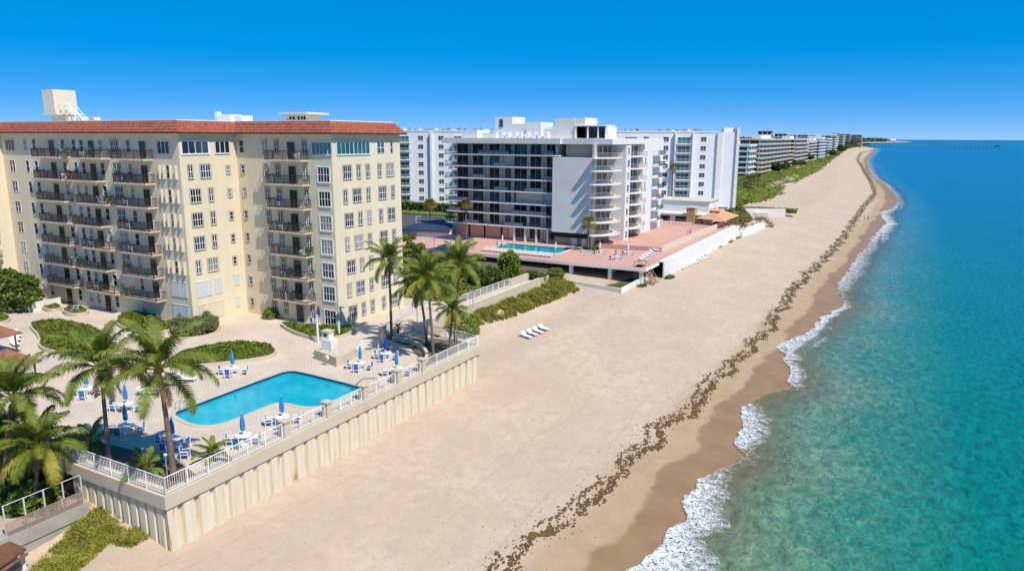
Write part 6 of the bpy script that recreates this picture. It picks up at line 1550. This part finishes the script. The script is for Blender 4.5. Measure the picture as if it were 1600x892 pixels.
t.location = (hp.x, hp.y, 4); b = MB(); b.box(-16, -10, 0, 16, 10, 16); b.build('wall', M['white'], t, world=False); b = MB(); b.quad((-18, -11, 16), (18, -11, 16), (18, 0, 26), (-18, 0, 26)); b.quad((-18, 0, 26), (18, 0, 26), (18, 11, 16), (-18, 11, 16)); b.build('roof', M['whitegrey'], t, world=False)
# ================================================================ people
def person_mesh(pose='stand', top='red', bottom='navy', seed=0):
    random.seed(seed); st = .28 if pose == 'walk' else .06
    J = {'hip': (0, 0, .95), 'chest': (0, 0, 1.3), 'neck': (0, 0, 1.47), 'head': (0, .02, 1.62), 'crown': (0, .02, 1.72)}
    for s, n_ in ((-1, 'l'), (1, 'r')):
        f = s * st
        J['hip' + n_] = (s * .10, 0, .90); J['knee' + n_] = (s * .11, f * .5 + .02, .50); J['ank' + n_] = (s * .11, f, .09); J['toe' + n_] = (s * .12, f + .17, .03)
        J['sh' + n_] = (s * .19, 0, 1.38); J['el' + n_] = (s * .25, -f * .4, 1.12); J['wr' + n_] = (s * .24, -f * .8 + .06, .88); J['ha' + n_] = (s * .24, -f * .8 + .09, .78)
    E_ = [('hip', 'chest'), ('chest', 'neck'), ('neck', 'head'), ('head', 'crown')]
    for n_ in 'lr': E_ += [('hip', 'hip' + n_), ('hip' + n_, 'knee' + n_), ('knee' + n_, 'ank' + n_), ('ank' + n_, 'toe' + n_), ('chest', 'sh' + n_), ('sh' + n_, 'el' + n_), ('el' + n_, 'wr' + n_), ('wr' + n_, 'ha' + n_)]
    R_ = {'hip': (.14, .11), 'chest': (.16, .11), 'neck': (.055, .055), 'head': (.095, .11), 'crown': (.06, .07)}
    for n_ in 'lr': R_.update({'hip' + n_: (.09, .09), 'knee' + n_: (.06, .06), 'ank' + n_: (.04, .04), 'toe' + n_: (.035, .025), 'sh' + n_: (.06, .06), 'el' + n_: (.042, .042), 'wr' + n_: (.03, .03), 'ha' + n_: (.035, .02)})
    K = list(J); me = bpy.data.meshes.new('person'); me.from_pydata([J[k] for k in K], [(K.index(a), K.index(c)) for a, c in E_], [])
    o = bpy.data.objects.new('tmp', me); C.objects.link(o); md = o.modifiers.new('s', 'SKIN')
    for i, k in enumerate(K): me.skin_vertices[0].data[i].radius = R_[k]; me.skin_vertices[0].data[i].use_root = (i == 0)
    o.modifiers.new('u', 'SUBSURF').levels = 1
    dg = bpy.context.evaluated_depsgraph_get(); nm = bpy.data.meshes.new_from_object(o.evaluated_get(dg)); bpy.data.objects.remove(o)
    nm.name = 'person'; nm.materials.clear()
    for m_ in ('skin', top, bottom, 'hair'): nm.materials.append(M[m_])
    for p in nm.polygons:
        c = p.center; z = c.z; p.use_smooth = True; arm = abs(c.x) > .205 and z < 1.25
        p.material_index = 3 if (z > 1.66 or (z > 1.57 and c.y < -.02)) else 0 if z > 1.44 or arm else 1 if z > .95 else 2 if z > .55 else 0
    return nm
PM = [person_mesh('stand', 'red', 'navy', 1), person_mesh('walk', 'plastic', 'navy', 2), person_mesh('stand', 'tealcloth', 'grey', 3), person_mesh('walk', 'navy', 'red', 4)]
def person(k, x, y, z, rz, label, s=1):
    o = bpy.data.objects.new('person', PM[k]); C.objects.link(o); o.location = (x, y, z); o.rotation_euler = (0, 0, rz); o.scale = (s, s, s); tag(o, label, 'person'); return o
q = P(1079, 367, 7.05); person(0, q.x, q.y, 7.05, 2, 'person in a red top standing alone near the edge of the pink terrace'); person(1, q.x - .7, q.y + .3, 7.05, 2.4, 'person in a white top beside the red topped person on the pink terrace')
q = P(1135, 349, 5.0)
for i, (dx, dy, k, lb) in enumerate(((0, 0, 0, 'person in red at the terrace wall right of the orange roof, leftmost of the group'), (1.1, .8, 2, 'person in teal in the middle of the group by the orange roof'), (2.0, -.3, 1, 'person in white in the group by the orange roof'), (2.6, 1.6, 0, 'person in red farthest back in the group by the orange roof'))):
    person(k, -41.4 + dx, 205 + dy * 3 + 2, 4.95, rnd(0, 6), lb)
q = P(1356, 345, .6); person(3, q.x, q.y, zg(q.x, q.y), 0, 'person in dark top walking on the wet sand far up the beach'); person(1, q.x - 1.2, q.y + 1, zg(q.x - 1.2, q.y + 1), 0, 'person in white top walking beside the dark topped one far up the beach')

# chairs and plants out on the balconies of the cream building
random.seed(21)
COLS = ((-103.9, 56.75, 'left'), (-99.7, 56.75, 'left'), (-94.6, 56.75, 'middle'), (-91.9, 56.75, 'middle'), (-86.3, 56.75, 'right'), (-82.0, 56.75, 'right'), (-68.5, 65.2, 'wing'), (-65.2, 65.2, 'wing'))
NM = {8: 'top', 7: 'seventh', 6: 'sixth', 5: 'fifth', 4: 'fourth', 3: 'third', 2: 'second'}
done = {}
for k in range(8, 1, -1):
    for x, y, w in COLS:
        if random.random() < .5: continue
        key = (k, w)
        if key in done: continue
        done[key] = 1
        copy_tree(cp, (x, y, FL(k) + .03), rnd(0, 6.28), 'chair on the %s storey %s of the cream building' % (NM[k], {'left': 'left balcony', 'middle': 'middle balcony', 'right': 'right balcony', 'wing': 'wing balcony'}[w]), 'chair', 'chairs on the balconies of the cream building')
        if random.random() < .6:
            t = empty('potted_plant', (x + rnd(1.0, 1.6), y, FL(k) + .03), 'potted green plant on the %s storey %s of the cream building' % (NM[k], {'left': 'left balcony', 'middle': 'middle balcony', 'right': 'right balcony', 'wing': 'wing balcony'}[w]), 'plant', 'potted plants on the balconies')
            b = MB(); b.lathe([(0, 0), (.16, 0), (.2, .35), (.0, .35)], 8); b.build('pot', M['brownroof'], t, world=False); b = MB(); leaves(b, blob_points((0, 0, .75), (.4, .4, .5), 90), .16); b.build('foliage', M['bush'], t, world=False)
